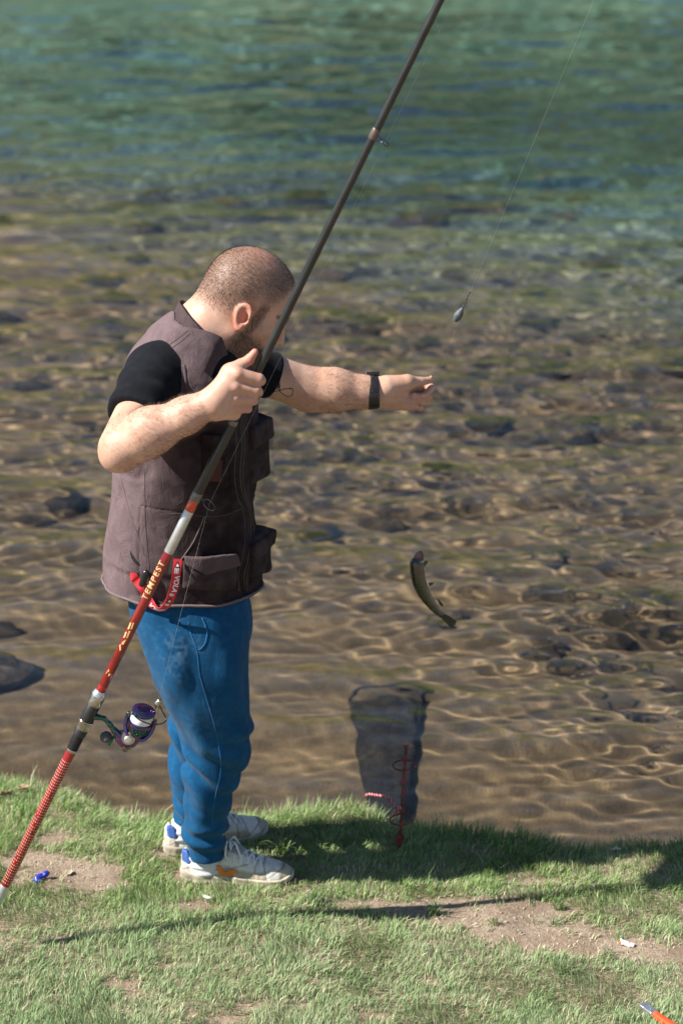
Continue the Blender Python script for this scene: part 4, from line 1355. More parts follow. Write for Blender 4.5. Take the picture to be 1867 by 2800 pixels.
    for s, e in ((-1, (0.010, -0.020, -0.012)), (1, (0.022, 0.022, -0.010)), (-1, (0.034, -0.026, -0.022)), (-1, (-0.004, -0.030, -0.026))):
        p1 = k0 + M @ V3(e[0] * 0.6, s * abs(e[1]) * 0.7, 0.008); p2 = k0 + M @ V3(e[0], s * abs(e[1]), e[2])
        tube('lace', spline([k0, p1, p2, p2 + M @ V3(0.006, -s * 0.004, -0.006)], 5), 0.0030, LACE_M, sh, 6)
    def side_patch(name, poly, mat, th):
        poly = np.array(poly)
        def g(p):
            q = loc(p)
            d2 = poly_sdf(q[:, [0, 2]], poly)
            e = upper0(p)
            d = smax(e - th, d2, 0.001)
            return np.maximum(np.maximum(d, -e - 0.003), q[:, 1] * side_s + 0.004)
        c = wld(poly[:, 0].mean(), 0, poly[:, 1].mean())
        solid(name, g, c - 0.065, c + 0.065, 0.0018, mat, sh, 1)
    side_s = 1 if lf_[1] > 0 else -1
    side_patch('orange_mark', [(0.098, 0.054), (0.110, 0.054), (0.120, 0.038), (0.146, 0.046), (0.156, 0.043), (0.152, 0.034), (0.128, 0.021), (0.108, 0.024)], ORANGE_M, 0.0030)
    side_patch('heel_tab', [(0.004, 0.090), (0.020, 0.088), (0.036, 0.062), (0.026, 0.054), (0.004, 0.060)], HBLUE_M, 0.0028)
    sk = Field(); sk.cone(wld(0.072, 0, 0.030), wld(0.076, 0.0, 0.155), 0.037, 0.0405, 0.01).ell(wld(0.045, 0, 0.05), (0.034, 0.030, 0.04), M, 0.03)
    solid('sock', sk, wld(0.07, 0, 0.08) - 0.11, wld(0.07, 0, 0.08) + 0.11, 0.0034, SOCK_M, sh, 1, lambda p: 0.002 * np.sin(p[:, 2] * 300) + 0.002 * vnoise(p, 40, 5))
    return sh
make_shoe(G(497, 2404), G(785, 2416), 1, 0.008, None)
make_shoe(G(452, 2342), G(715, 2284), 1, 0.008, None)
# ================================================================== fishing rod and reel
ROD_A = P(12, 2428, ROD_Y); ROD_B = P(1203, 0, ROD_Y)
ROD_D = nrm(ROD_B - ROD_A)
def rod_at(v):
    """point of the rod's axis at photo row v"""
    lo_, hi_ = -0.4, 8.0
    for _ in range(50):
        md = (lo_ + hi_) / 2
        q_ = ROD_A + ROD_D * md - CAM_LOC
        vv_ = 1400 - FPX * (q_ @ UPV) / (q_ @ FW)
        if vv_ > v: lo_ = md
        else: hi_ = md
    return ROD_A + ROD_D * lo_
rod = empty('fishing_rod', tuple(rod_at(2445)))
tag(rod, 'long fishing rod with red lower half and dark grey upper half, held across the man', 'fishing rod')
RED_M = plain('red_lacquer', (0.34, 0.008, 0.007), 0.20, 0.35, 0.10, 40, coat=0.8)
RED2_M = plain('dark_red_lacquer', (0.26, 0.010, 0.008), 0.16, 0.45, 0.18, 30, coat=0.9)
ORG_M = plain('orange_red_band', (0.55, 0.05, 0.012), 0.2, 0.4, 0.1, 60, coat=0.8)
SIL_M = plain('bare_silver', (0.52, 0.54, 0.54), 0.34, 0.7, 0.12, 25)
BLK_M = plain('black_plastic', (0.016, 0.016, 0.017), 0.42, 0.0, 0.15, 60)
CHR_M = plain('scratched_chrome', (0.42, 0.40, 0.34), 0.22, 0.95, 0.2, 50)
GRA_M = plain('graphite_blank', (0.017, 0.018, 0.017), 0.36, 0.15, 0.25, 22, coat=0.25)
GREY_M = plain('grey_collar', (0.17, 0.16, 0.14), 0.4, 0.5, 0.15, 60)
WRAP_M = plain('bronze_wrap', (0.13, 0.10, 0.085), 0.35, 0.4, 0.15, 90)
def seg(name, v1, v2, r1, r2, mat, parent=rod, prof=None, n=28):
    a = rod_at(v1); b = rod_at(v2); L = np.linalg.norm(b - a)
    if prof is None:
        prof = [(0, r1 * 0.97), (0.001, r1), (L - 0.001, r2), (L, r2 * 0.97)]
    else:
        prof = [(s * L, r) for s, r in prof]
    return lathe(name, a, ROD_D, prof, mat, parent, n)
seg('butt_cap', 2490, 2418, 0, 0, SIL_M, prof=[(0, 0.006), (0.03, 0.0110), (0.2, 0.0128), (0.9, 0.0132), (0.97, 0.0126), (1, 0.0115)])
grip = seg('grip', 2420, 2052, 0.0124, 0.0128, RED_M)
seg('grip_ring', 2054, 2046, 0.0135, 0.0135, CHR_M)
th_prof = []
for i in range(9):
    t = i / 9
    th_prof += [(t + 0.01, 0.0118), (t + 0.035, 0.0140), (t + 0.07, 0.0142), (t + 0.095, 0.0118)]
seg('seat_thread', 2048, 2008, 0, 0, BLK_M, prof=[(0, 0.0118)] + th_prof + [(1, 0.0120)])
seg('lock_nut', 2010, 1988, 0, 0, BLK_M, prof=[(0, 0.0142), (0.08, 0.0160), (0.9, 0.0164), (1, 0.0150)])
seg('seat_hood', 1992, 1968, 0, 0, CHR_M, prof=[(0, 0.0162), (0.1, 0.0172), (0.85, 0.0182), (0.95, 0.0192), (1, 0.0186)])
seg('seat_body', 1970, 1922, 0, 0, BLK_M, prof=[(0, 0.0168), (0.05, 0.0178), (0.5, 0.0168), (0.95, 0.0166), (1, 0.015)])
seg('seat_hood', 1926, 1900, 0, 0, CHR_M, prof=[(0, 0.0176), (0.08, 0.0182), (0.9, 0.0178), (1, 0.0165)])
seg('seat_cap', 1902, 1888, 0, 0, SIL_M, prof=[(0, 0.0172), (0.3, 0.0174), (0.9, 0.0140), (1, 0.0128)])
seg('collar_band', 1892, 1872, 0.0122, 0.0122, RED_M)
blank = seg('red_blank', 1874, 1508, 0.0120, 0.0117, RED2_M)
seg('silver_ferrule', 1510, 1394, 0.0123, 0.0119, SIL_M)
seg('red_ferrule', 1396, 1366, 0.0123, 0.0122, ORG_M)
seg('guide_wrap', 1368, 1346, 0.0130, 0.0129, GREY_M)
seg('dark_blank', 1348, 1156, 0.0120, 0.0119, GRA_M)
seg('joint_collar', 1160, 1148, 0.0124, 0.0122, GREY_M)
TIP = ROD_A + ROD_D * 6.6
a_ = rod_at(1150)
Lr = np.linalg.norm(TIP - a_)
lathe('dark_blank', a_, ROD_D, [(0, 0.0100), (0.55, 0.0096), (1.2, 0.0088), (Lr * 0.6, 0.0055), (Lr, 0.0018)], GRA_M, rod, 24)
seg('guide_wrap', 380, 352, 0.0102, 0.0101, WRAP_M)
# guides: a leg and a ring each
SIDE = nrm(np.cross(ROD_D, V3(0, 1, 0))); SIDE = SIDE if SIDE[0] > 0 else -SIDE
STEEL_M = plain('dark_steel', (0.14, 0.14, 0.14), 0.25, 0.9, 0.1, 80)
def guide(v, reach, rr, tilt):
    b = rod_at(v)
    c = b + SIDE * reach + ROD_D * (-0.008)
    ax = nrm(ROD_D + SIDE * tilt + V3(0, -0.3, 0))
    e1 = nrm(np.cross(ax, V3(0, 1, 0))); e2 = np.cross(ax, e1)
    t = np.linspace(0, 2 * math.pi, 29)[:-1]
    g = tube('guide', c + np.outer(np.cos(t) * rr, e1) + np.outer(np.sin(t) * rr, e2), 0.0014, STEEL_M, rod, 8, closed=True)
    near_ = c - e1 * rr * np.sign(e1 @ SIDE)
    tube('guide_leg', spline([b + SIDE * 0.010, (b + near_) / 2 + SIDE * 0.005, near_], 5), 0.0016, STEEL_M, g, 6)
    return c
g1 = guide(1356, 0.036, 0.0165, 0.25)
g2 = guide(366, 0.030, 0.0105, 0.25)
g3 = guide(-1400, 0.020, 0.007, 0.25)
g4 = TIP

# small pale squares printed on the grip
SQ_M = plain('pale_print', (0.62, 0.52, 0.42), 0.5, 0, 0.1)
def on_rod(base, s, ang, r):
    e1 = V3(0, -1, 0) - ROD_D * (-ROD_D[1]); e1 = nrm(e1); e2 = np.cross(ROD_D, e1)
    if e2[0] < 0: e2 = -e2
    return base + ROD_D * s + (e1 * math.cos(ang) + e2 * math.sin(ang)) * r
gb = rod_at(2420); gL = np.linalg.norm(rod_at(2052) - gb)
v = []; f = []
rr_ = random.Random(3)
for i in range(48):
    s = 0.012 + i * (gL - 0.034) / 48
    for j in range(-4, 5):
        if rr_.random() < 0.06: continue
        a0 = j * 0.40 + 0.12; w2 = 0.070; h2 = 0.0015
        k = len(v)
        for ds, da in ((-h2, -w2), (-h2, w2), (h2, w2), (h2, -w2)):
            v.append(on_rod(gb, s + ds, a0 + da, 0.01295))
        f.append((k, k + 1, k + 2, k + 3))
sq = mesh_obj('grip_print', v, f, SQ_M, None, False); adopt(sq, grip)
GOLD_M = plain('gold_print', (0.82, 0.58, 0.26), 0.3, 0.5, 0.15)
def rod_text(txt, vmid, size, name, ang=-0.55, mat=GOLD_M, spacing=1.15, shear=0.0, r=0.01215, bold=0.0):
    tv, tf = text_mesh(txt, size, 3, spacing, shear, bold)
    b = rod_at(vmid)
    # letters run up the rod, their tops towards the left
    pts = [on_rod(b, x, ang - y / r, r + 0.0004) for x, y, _ in tv]
    o = mesh_obj(name, pts, tf, mat, None, False); adopt(o, blank); return o
rod_text('TEMPEST', 1585, 0.022, 'lettering', -0.45, GOLD_M, 1.32, 0.0, 0.0121, 0.0006)
# brush-stroke flourish and a three-cornered emblem in gold below the lettering
def rod_shape(name, vmid, polys, ang=-0.45, r=0.0121, mat=GOLD_M):
    b = rod_at(vmid); vs = []; fs = []
    for pl_ in polys:
        k = len(vs)
        vs += [on_rod(b, x, ang - y / r, r + 0.0005) for x, y in pl_]
        fs.append(tuple(range(k, k + len(pl_))))
    o = mesh_obj(name, vs, fs, mat, None, False); adopt(o, blank)
rod_shape('flourish', 1735, [[(0.040, -0.004), (0.022, -0.006), (0.020, -0.003), (0.038, -0.001)], [(0.036, 0.002), (0.018, 0.000), (0.016, 0.004), (0.034, 0.006)], [(0.016, -0.005), (-0.004, -0.006), (-0.006, -0.003), (0.014, -0.001)],
      [(0.010, 0.002), (-0.006, 0.000), (-0.010, 0.004), (0.006, 0.006)], [(-0.008, -0.005), (-0.024, -0.004), (-0.027, 0.001), (-0.020, 0.002), (-0.012, -0.002)], [(-0.026, 0.003), (-0.040, -0.004), (-0.044, -0.003), (-0.032, 0.005)]])
rod_shape('emblem', 1836, [[(0.010, 0.003), (-0.002, -0.007), (-0.008, -0.005), (-0.006, 0.006)]], -0.35)

# ---- reel
m = NT('oil_slick_metal')
lw = m.n('LayerWeight'); lw.inputs['Blend'].default_value = 0.5
c = m.coord()
mx = m.math('ADD', m.math('MULTIPLY', lw.outputs['Facing'], 0.8), m.math('MULTIPLY', m.noise(c, 22, 2), 0.65))
col = m.ramp(mx, [(0.20, (0.02, 0.10, 0.045)), (0.40, (0.03, 0.13, 0.05)), (0.52, (0.05, 0.045, 0.20)), (0.66, (0.20, 0.045, 0.19)), (0.85, (0.16, 0.10, 0.05)), (1.0, (0.02, 0.16, 0.15))])
m.base(col).set(rough=0.22, metal=0.9, coat=0.5)
OIL_M = m.mat
m = NT('purple_anodised'); m.base(m.mix(m.noise(m.coord(), 30, 2), (0.16, 0.04, 0.30), (0.06, 0.12, 0.22))).set(rough=0.18, metal=0.9); PUR_M = m.mat
m = NT('green_anodised'); m.base((0.02, 0.20, 0.11)).set(rough=0.18, metal=0.9); GRN_M = m.mat
LINE_W = plain('wound_line', (0.72, 0.74, 0.74), 0.45, 0, 0.05, 200)
KNOB_M = plain('grey_foam', (0.10, 0.10, 0.105), 0.85, 0, 0.15, 200)
RY = ROD_Y - 0.004
reel = empty('reel', tuple(P(330, 1985, RY))); adopt(reel, rod)
reel['label'] = 'spinning reel with purple and green metal sheen and white wound line'
sb = P(374, 2006, RY); stp = P(399, 1925, RY - 0.012)
RA = nrm(nrm(stp - sb) + V3(0, -0.05, 0.0))
hx_ = lambda x, y: (220 + x / 6.272, 1880 + y / 6.272)
F = Field()
F.chain([P(250, 1958, RY), P(268, 1961, RY), P(285, 1964, RY), P(300, 1980, RY), P(314, 1998, RY), P(330, 2012, RY)], [0.0085, 0.0070, 0.0055, 0.0060, 0.0075, 0.010], 0.006)
F.cone(P(238, 1976, RY), P(262, 1934, RY), 0.0055, 0.0055, 0.004)
solid('stem', F, P(280, 1980, RY) - 0.08, P(280, 1980, RY) + 0.08, 0.0022, OIL_M, reel, 1)
F = Field()
F.cone(P(336, 2016, RY + 0.006), P(352, 2024, RY + 0.004), 0.020, 0.021, 0.01, flat=V3(0, 1, 0), s=1.25)
F.cone(P(345, 2030, RY + 0.006), P(343, 2048, RY + 0.006), 0.020, 0.009, 0.012, flat=V3(0, 1, 0), s=1.2)
F.cone(P(352, 2024, RY + 0.006), P(374, 2018, RY + 0.004), 0.020, 0.012, 0.012)
solid('gear_body', F, P(350, 2026, RY) - 0.06, P(350, 2026, RY) + 0.06, 0.0022, OIL_M, reel, 1)
rt = sb - RA * 0.006
rotor = lathe('rotor', rt, RA, [(0, 0.010), (0.003, 0.018), (0.010, 0.0225), (0.022, 0.0255), (0.034, 0.0275), (0.038, 0.0282), (0.042, 0.0270)], OIL_M, reel, 36)
e1 = nrm(np.cross(RA, V3(0, 1, 0))); e1 = e1 if e1[0] > 0 else -e1
e2 = nrm(np.cross(RA, e1)); e2 = e2 if e2[1] < 0 else -e2
for s in (-1, 1):
    pts = [rt + RA * 0.000 + e2 * 0.012, rt + RA * 0.006 + e1 * s * 0.020 + e2 * 0.016, rt + RA * 0.026 + e1 * s * 0.032 + e2 * 0.006, rt + RA * 0.050 + e1 * s * 0.034, rt + RA * 0.062 + e1 * s * 0.033]
    tube('rotor_arm', spline(pts, 6), np.interp(np.linspace(0, 1, 25), [0, 0.5, 0.8, 1], [0.005, 0.0055, 0.0055, 0.0035]), PUR_M, rotor, 10)
    F = Field(); F.cone(rt + RA * 0.030 + e1 * s * 0.033, rt + RA * 0.060 + e1 * s * 0.034, 0.0075, 0.0065, 0.004, flat=e1, s=1.5)
    solid('bail_mount', F, rt + RA * 0.045 + e1 * s * 0.034 - 0.03, rt + RA * 0.045 + e1 * s * 0.034 + 0.03, 0.0018, OIL_M, rotor, 1)
# dark hexagons laid on the rotor skirt, painting the shade of its openings
DARK_M = plain('opening_shade', (0.006, 0.006, 0.007), 0.5)
for i in range(-2, 3):
    for j in range(2):
        ang = (i + 0.5 * j) * 0.38 + 0.1; s = 0.021 + 0.0085 * j
        r0 = 0.0258 + 0.0022 * j
        dn = e2 * math.cos(ang) + e1 * math.sin(ang)
        cc = rt + RA * s + dn * (r0 + 0.0006)
        tt = nrm(np.cross(RA, dn))
        vs = [cc + 0.0040 * (math.cos(k * math.pi / 3 + 0.52) * tt + math.sin(k * math.pi / 3 + 0.52) * RA) for k in range(6)]
        o = mesh_obj('opening', vs, [tuple(range(6))], DARK_M, None, False); adopt(o, rotor)
        tube('opening_rim', np.array(vs), 0.0007, GRN_M, rotor, 5, closed=True)
sp0 = rt + RA * 0.043
spool = lathe('spool', sp0, RA, [(0, 0.020), (0.001, 0.0295), (0.005, 0.0300), (0.006, 0.0270)], PUR_M, reel, 40)
lathe('wound_line', sp0 + RA * 0.006, RA, [(0, 0.0262), (0.002, 0.0272), (0.024, 0.0258), (0.0255, 0.025)], LINE_W, spool, 40)
lathe('spool_band', sp0 + RA * 0.0295, RA, [(0, 0.0270), (0.001, 0.0284), (0.003, 0.0284), (0.0038, 0.0272)], GRN_M, spool, 40)
lathe('spool_lip', sp0 + RA * 0.033, RA, [(0, 0.0275), (0.0015, 0.0288), (0.005, 0.0280), (0.008, 0.0240), (0.0085, 0.0215)], PUR_M, spool, 40)
lathe('drag_knob', sp0 + RA * 0.0405, RA, [(0, 0.0210), (0.003, 0.0205), (0.0045, 0.0175), (0.004, 0.014), (0.0065, 0.006), (0.007, 0.002)], OIL_M, spool, 40)
bl = rt + RA * 0.061 - e1 * 0.034
rol = P(432, 1921, RY - 0.004)
WIRE_M = plain('bail_wire', (0.05, 0.05, 0.055), 0.25, 0.8)
wp = [bl, P(*hx_(870, 425), RY - 0.034), P(*hx_(1000, 545), RY - 0.044), P(*hx_(1200, 625), RY - 0.044), P(*hx_(1390, 620), RY - 0.03), P(*hx_(1470, 545), RY - 0.015), P(*hx_(1405, 400), RY - 0.006), rol]
tube('bail', spline(wp, 7), 0.0016, WIRE_M, reel, 8)
F = Field(); F.cone(rol - V3(0.002, 0, 0.003), rol + V3(0.004, 0, 0.004), 0.0075, 0.0065, 0.003).cone(rt + RA * 0.058 + e1 * 0.034, rol, 0.005, 0.0045, 0.004)
solid('line_roller', F, rol - 0.05, rol + 0.05, 0.0018, CHR_M, reel, 1)
cap = P(351, 2022, RY - 0.020)
lathe('side_cap', cap + V3(0, 0.014, 0), nrm((0.05, -1, 0.1)), [(0, 0.0185), (0.010, 0.0180), (0.013, 0.0165), (0.014, 0.0105)], CHR_M, reel, 32)
lathe('side_screw', cap, nrm((0.05, -1, 0.1)), [(0, 0.0105), (0.004, 0.0102), (0.006, 0.008), (0.0065, 0.004)], SIL_M, reel, 12)
hd0 = P(318, 2010, RY + 0.03)
hd1 = P(298, 2037, RY + 0.020)
tube('handle_arm', spline([P(345, 2024, RY + 0.028), hd0, hd1], 5), 0.0042, GRN_M, reel, 8)
tv, tf = text_mesh('SK5000', 0.0060, 1, 1.1)
cc = P(347, 2044, RY - 0.0135)
o = mesh_obj('lettering', [cc + V3(x, 0, y) for x, y, _ in tv], tf, SIL_M, None, False); adopt(o, reel)
kb = P(290, 2015, RY + 0.012)
lathe('handle_knob', kb + V3(0.006, 0.004, -0.012), nrm((-0.4, -0.3, 0.85)), [(-0.004, 0.005), (0.000, 0.0075), (0.004, 0.0115), (0.010, 0.0150), (0.016, 0.0152), (0.022, 0.0125), (0.026, 0.007), (0.027, 0.002)], KNOB_M, reel, 28)

# ---- fishing line: reel, guides, rod tip; then down to the lead, the fist and the fish
m = NT('nylon_line'); m.base((0.50, 0.49, 0.46)).set(rough=0.3, spec=0.5); NYL_M = m.mat
LR = 0.00018
tube('line', np.array([rol, g1, g2, g3, TIP]), LR, NYL_M, rod, 5)
lead_top = P(1285, 797, 0.10)
lead_bot = P(1246, 876, 0.10)
hang = tube('fishing_line', np.array([TIP, lead_top]), LR, NYL_M, None, 5)
tag(hang, 'thin pale line hanging from the rod tip down to the grey lead weight', 'fishing line', 'lengths of line below the rod tip')
tube('swivel', spline([lead_top, P(1279, 808, 0.10), P(1274, 822, 0.10), P(1268, 834, 0.10), P(1264, 842, 0.10)], 4), [0.0016, 0.0026, 0.0012, 0.0012, 0.0026, 0.0012, 0.0012, 0.0026, 0.0012, 0.0012, 0.0026, 0.0012, 0.0012, 0.0022, 0.0022, 0.0012, 0.0012], STEEL_M, hang, 8)
la = P(1265, 841, 0.10); lb = P(1243, 878, 0.10); Ll = np.linalg.norm(lb - la)
lead = lathe('lead_weight', la, lb - la, [(0, 0.0022), (Ll * 0.12, 0.0050), (Ll * 0.4, 0.0100), (Ll * 0.62, 0.0112), (Ll * 0.82, 0.0090), (Ll * 0.93, 0.0066), (Ll, 0.0056)], plain('dull_lead', (0.09, 0.105, 0.12), 0.6, 0.3, 0.2, 120), None, 24)
tag(lead, 'grey teardrop lead weight hanging from the line above the fist', 'sinker')
fist = P(1160, 1072, HB + 0.05)
mouth = P(1150, 1522, 0.27)
lo2 = tube('fishing_line', np.array([P(1275, 815, 0.10), P(1215, 985, 0.22), fist]), LR * 0.35, NYL_M, None, 5)
tag(lo2, 'faint line running from the swivel down to the closed fist', 'fishing line', 'lengths of line below the rod tip')
lo3 = tube('fishing_line', np.array([fist, (fist + mouth) / 2 + V3(0.004, 0, 0), mouth]), LR * 0.35, NYL_M, None, 5)
tag(lo3, 'faint line running from the closed fist down to the fish', 'fishing line', 'lengths of line below the rod tip')
# ================================================================== fish
FY = 0.27
def fx(x, y): return (900 + x / 2.6125, 1480 + y / 2.6125)
spine_px = [fx(*q) for q in ((632, 128), (622, 150), (624, 185), (630, 230), (640, 285), (662, 345), (695, 405), (735, 460), (775, 505), (808, 535))]
sp3 = spline(np.array([P(u, v, FY + dy) for (u, v), dy in zip(spine_px, (0, 0, 0, 0, 0, 0.002, 0.004, 0.005, 0.006, 0.006))]), 6)
nS = len(sp3)
tS = np.linspace(0, 1, nS)
hw = np.interp(tS, [0, 0.06, 0.14, 0.30, 0.48, 0.66, 0.82, 0.93, 1.0], [0.0085, 0.0145, 0.0182, 0.0192, 0.0188, 0.0158, 0.0112, 0.0082, 0.0080])
tk = np.interp(tS, [0, 0.06, 0.14, 0.30, 0.48, 0.66, 0.82, 0.93, 1.0], [0.0085, 0.0130, 0.0155, 0.0165, 0.0155, 0.0125, 0.0080, 0.0050, 0.0036])
tg = np.gradient(sp3, axis=0); tg /= np.linalg.norm(tg, axis=1)[:, None]
bk = np.cross(tg, V3(0, 1, 0)); bk /= np.linalg.norm(bk, axis=1)[:, None]
bk = np.where((bk[:, :1] > 0), -bk, bk)             # towards the back of the fish (left in view)
sd = np.cross(bk, tg); sd = np.where(sd[:, 1:2] > 0, -sd, sd)
seg_n = 26
v = []; f = []; av = []
for i in range(nS):
    for k in range(seg_n):
        a = 2 * math.pi * k / seg_n
        v.append(sp3[i] + bk[i] * math.cos(a) * hw[i] + sd[i] * math.sin(a) * tk[i]); av.append((math.cos(a), tS[i], math.sin(a)))
for i in range(nS - 1):
    for k in range(seg_n):
        f.append((i * seg_n + k, i * seg_n + (k + 1) % seg_n, (i + 1) * seg_n + (k + 1) % seg_n, (i + 1) * seg_n + k))
f.append(tuple((nS - 1) * seg_n + k for k in range(seg_n)))
m = NT('trout_skin')
c = m.coord()
bkv = m.attr('back')
col = m.ramp(bkv, [(0.0, (0.085, 0.078, 0.05)), (0.25, (0.050, 0.046, 0.020)), (0.5, (0.024, 0.025, 0.010)), (0.75, (0.022, 0.026, 0.010)), (1.0, (0.010, 0.012, 0.006))])
vo = m.n('TexVoronoi'); vo.inputs['Scale'].default_value = 170
m.l(c, vo.inputs['Vector'])
spots = m.ramp(vo.outputs['Distance'], [(0.28, 1.0), (0.42, 0.0)])
col = m.mix(m.math('MULTIPLY', spots, 0.75), col, (0.010, 0.009, 0.006))
n1 = m.noise(c, 160, 2)
col = m.mix(m.math('MULTIPLY', m.ramp(n1, [(0.58, 0.0), (0.70, 1.0)]), 0.5), col, (0.22, 0.10, 0.05))
m.base(col).set(rough=0.24, spec=0.6, coat=0.6)
m.bump(m.noise(c, 700, 2), 0.2, 0.0006)
FISH_M = m.mat
fish = empty('fish', tuple(P(1165, 1600, FY)))
tag(fish, 'small dark speckled trout hanging in the air with open mouth, above the water', 'fish')
fb_ = mesh_obj('body', v, f, FISH_M); adopt(fb_, fish)
attr_float(fb_, 'back', [0.5 + 0.5 * a[0] for a in av])
FIN_M = plain('olive_fin', (0.075, 0.065, 0.025), 0.45, 0, 0.3, 120)
DFIN_M = plain('dark_tail', (0.030, 0.028, 0.016), 0.45, 0, 0.3, 120)
def fin(name, px, mat, dy=0.0, th=0.0008):
    w = [P(*fx(*q), FY + dy) for q in px]
    n = len(w)
    vs = [p + V3(0, -th, 0) for p in w] + [p + V3(0, th, 0) for p in w]
    fs = [tuple(range(n)), tuple(range(n, 2 * n))[::-1]] + [(i, (i + 1) % n, n + (i + 1) % n, n + i) for i in range(n)]
    o = mesh_obj(name, vs, fs, mat, None, False); adopt(o, fish); return o
fin('tail_fin', [(795, 535), (812, 515), (845, 528), (880, 550), (910, 575), (900, 585), (904, 592), (890, 597), (893, 604), (880, 606), (880, 616), (866, 612), (850, 600), (830, 578), (805, 555)], DFIN_M, 0.006)
fin('pectoral_fin', [(668, 160), (680, 140), (698, 138), (705, 150), (690, 170), (678, 186)], FIN_M, -0.012)
fin('dorsal_fin', [(705, 300), (722, 294), (746, 296), (742, 306), (716, 322)], FIN_M, 0.0)
fin('anal_fin', [(765, 405), (790, 425), (815, 455), (810, 468), (790, 455)], DFIN_M, 0.004)
fin('pelvic_fin', [(632, 360), (636, 385), (650, 408), (664, 415), (662, 396), (650, 372)], DFIN_M, -0.002)
# open mouth
MOUTH_M = plain('pink_mouth', (0.42, 0.22, 0.24), 0.4, 0, 0.15, 200)
jw = [P(*fx(*q), FY - 0.002) for q in ((610, 120), (618, 100), (632, 84), (648, 76), (662, 82), (668, 102), (666, 130), (650, 138), (628, 134))]
cen = P(*fx(640, 108), FY + 0.012)
o = mesh_obj('mouth', jw + [cen], [(i, (i + 1) % len(jw), len(jw)) for i in range(len(jw))], MOUTH_M); adopt(o, fish)
tube('lips', spline(jw, 5, True), 0.0030, FISH_M, fish, 8, closed=True)
F = Field(); F.ell(P(*fx(590, 152), FY - 0.006), (0.0038, 0.0038, 0.0038))
solid('eye', F, P(*fx(590, 152), FY) - 0.012, P(*fx(590, 152), FY) + 0.012, 0.0014, plain('fish_eye', (0.01, 0.01, 0.01), 0.1), fish)

# ================================================================== bank stake, cord and keep-net
m = NT('flaking_red_paint')
c = m.coord()
rust = m.ramp(m.noise(c, 75, 4, 0.7), [(0.44, 0.0), (0.52, 1.0)])
m.base(m.mix(rust, (0.34, 0.022, 0.014), (0.045, 0.030, 0.024))).set(rough=0.6)
m.bump(rust, 0.4, 0.001)
STAKE_M = m.mat
SB = G(1091, 2330, 0.0); SY = SB[1]
st_top = P(1110, 2042, SY + 0.004)
stake = tube('rod_stake', np.array([SB - V3(0, 0, 0.06), SB, (SB + st_top) / 2, st_top]), 0.0046, STAKE_M, None, 12)
tag(stake, 'thin red flaking metal stake with two rings standing in the shaded grass', 'stake')
def ring_at(u, v):
    c = P(u, v, SY - 0.028)
    t = np.linspace(0, 2 * math.pi, 37)[:-1]
    return tube('ring', c + np.stack([np.cos(t) * 0.0305, np.sin(t) * 0.0305, 0.002 * np.cos(t)], 1), 0.0028, STAKE_M, stake, 8, closed=True)
ring_at(1105, 2092); ring_at(1096, 2241)
dm = P(1093, 2288, SY)
tube('diamond_loop', np.array([dm + V3(0, -0.004, 0.024), dm + V3(0.010, -0.004, 0.002), dm + V3(0.003, -0.004, -0.022), dm + V3(-0.006, -0.004, -0.020), dm + V3(-0.010, -0.004, 0.006)]), 0.0032, STAKE_M, stake, 8, closed=True)
tube('fork', np.array([st_top + V3(-0.006, 0, 0.004), st_top, st_top + V3(0.006, 0, 0.005)]), 0.0034, STAKE_M, stake, 8)
# braided cord from the stake over the lip of the bank
cp = [P(1095, 2208, SY - 0.006), P(1090, 2213, SY + 0.02), P(1076, 2198, SY + 0.08), P(1062, 2182, SY + 0.16), P(1040, 2176, SY + 0.22), P(1010, 2172, SY + 0.27), P(1000, 2176, SY + 0.31)]
cps = spline(cp, 10)
m = NT('red_white_braid')
wv = m.n('TexWave'); wv.inputs['Scale'].default_value = 42; wv.inputs['Distortion'].default_value = 2.5
m.l(m.coord(), wv.inputs['Vector'])
m.base(m.mix(m.ramp(wv.outputs[0], [(0.62, 0.0), (0.8, 1.0)]), (0.30, 0.022, 0.030), (0.52, 0.34, 0.33))).set(rough=0.8)
cord = tube('cord', cps, 0.0036 + 0.0012 * np.sin(np.arange(len(cps)) * 1.9), m.mat, None, 8)
tag(cord, 'red and white braided cord tied to the stake, leading to the water', 'cord')
for k, (u, v, s) in enumerate(((1087, 2212, 0.0075), (1064, 2186, 0.006))):
    F = Field(); pc_ = P(u, v, SY + (0.01, 0.15)[k]); F.ell(pc_, (s, s, s * 1.2))
    solid('knot', F, pc_ - 0.02, pc_ + 0.02, 0.002, m.mat, cord, 1, lambda p: 0.0014 * np.sin(p[:, 0] * 900 + p[:, 2] * 500))
# keep-net lying in the shallows
m = NT('dark_netting')
c = m.coord()
tr = m.n('BsdfTransparent'); mixs = m.n('MixShader')
hole = m.ramp(m.noise(c, 42, 3, 0.6), [(0.35, 0.32), (0.65, 0.58)])
m.base(m.mix(m.noise(c, 30, 3), (0.020, 0.017, 0.012), (0.050, 0.042, 0.030))).set(rough=0.9)
m.l(hole, mixs.inputs[0]); m.l(m.b.outputs[0], mixs.inputs[1]); m.l(tr.outputs[0], mixs.inputs[2]); m.l(mixs.outputs[0], m.out.inputs['Surface'])
NET_M = m.mat
na = V3(0.140, 0.40, -0.285); nb_ = V3(0.158, 1.64, -0.395)
rows_, sg = 40, 48
v = []; f = []
for i in range(rows_):
    t = i / (rows_ - 1)
    c0 = na + (nb_ - na) * t
    rx = 0.022 + 0.106 * t ** 0.85; rz = 0.038 + 0.022 * t
    for k in range(sg):
        a = 2 * math.pi * k / sg
        fo = 1 + 0.10 * math.sin(5 * a + 6 * t + 1.2 * math.sin(4 * t)) * (1 - 0.6 * t) + 0.05 * math.sin(11 * a - 9 * t)
        v.append(c0 + V3(math.cos(a) * rx * fo, 0.02 * math.sin(a), math.sin(a) * rz * fo))
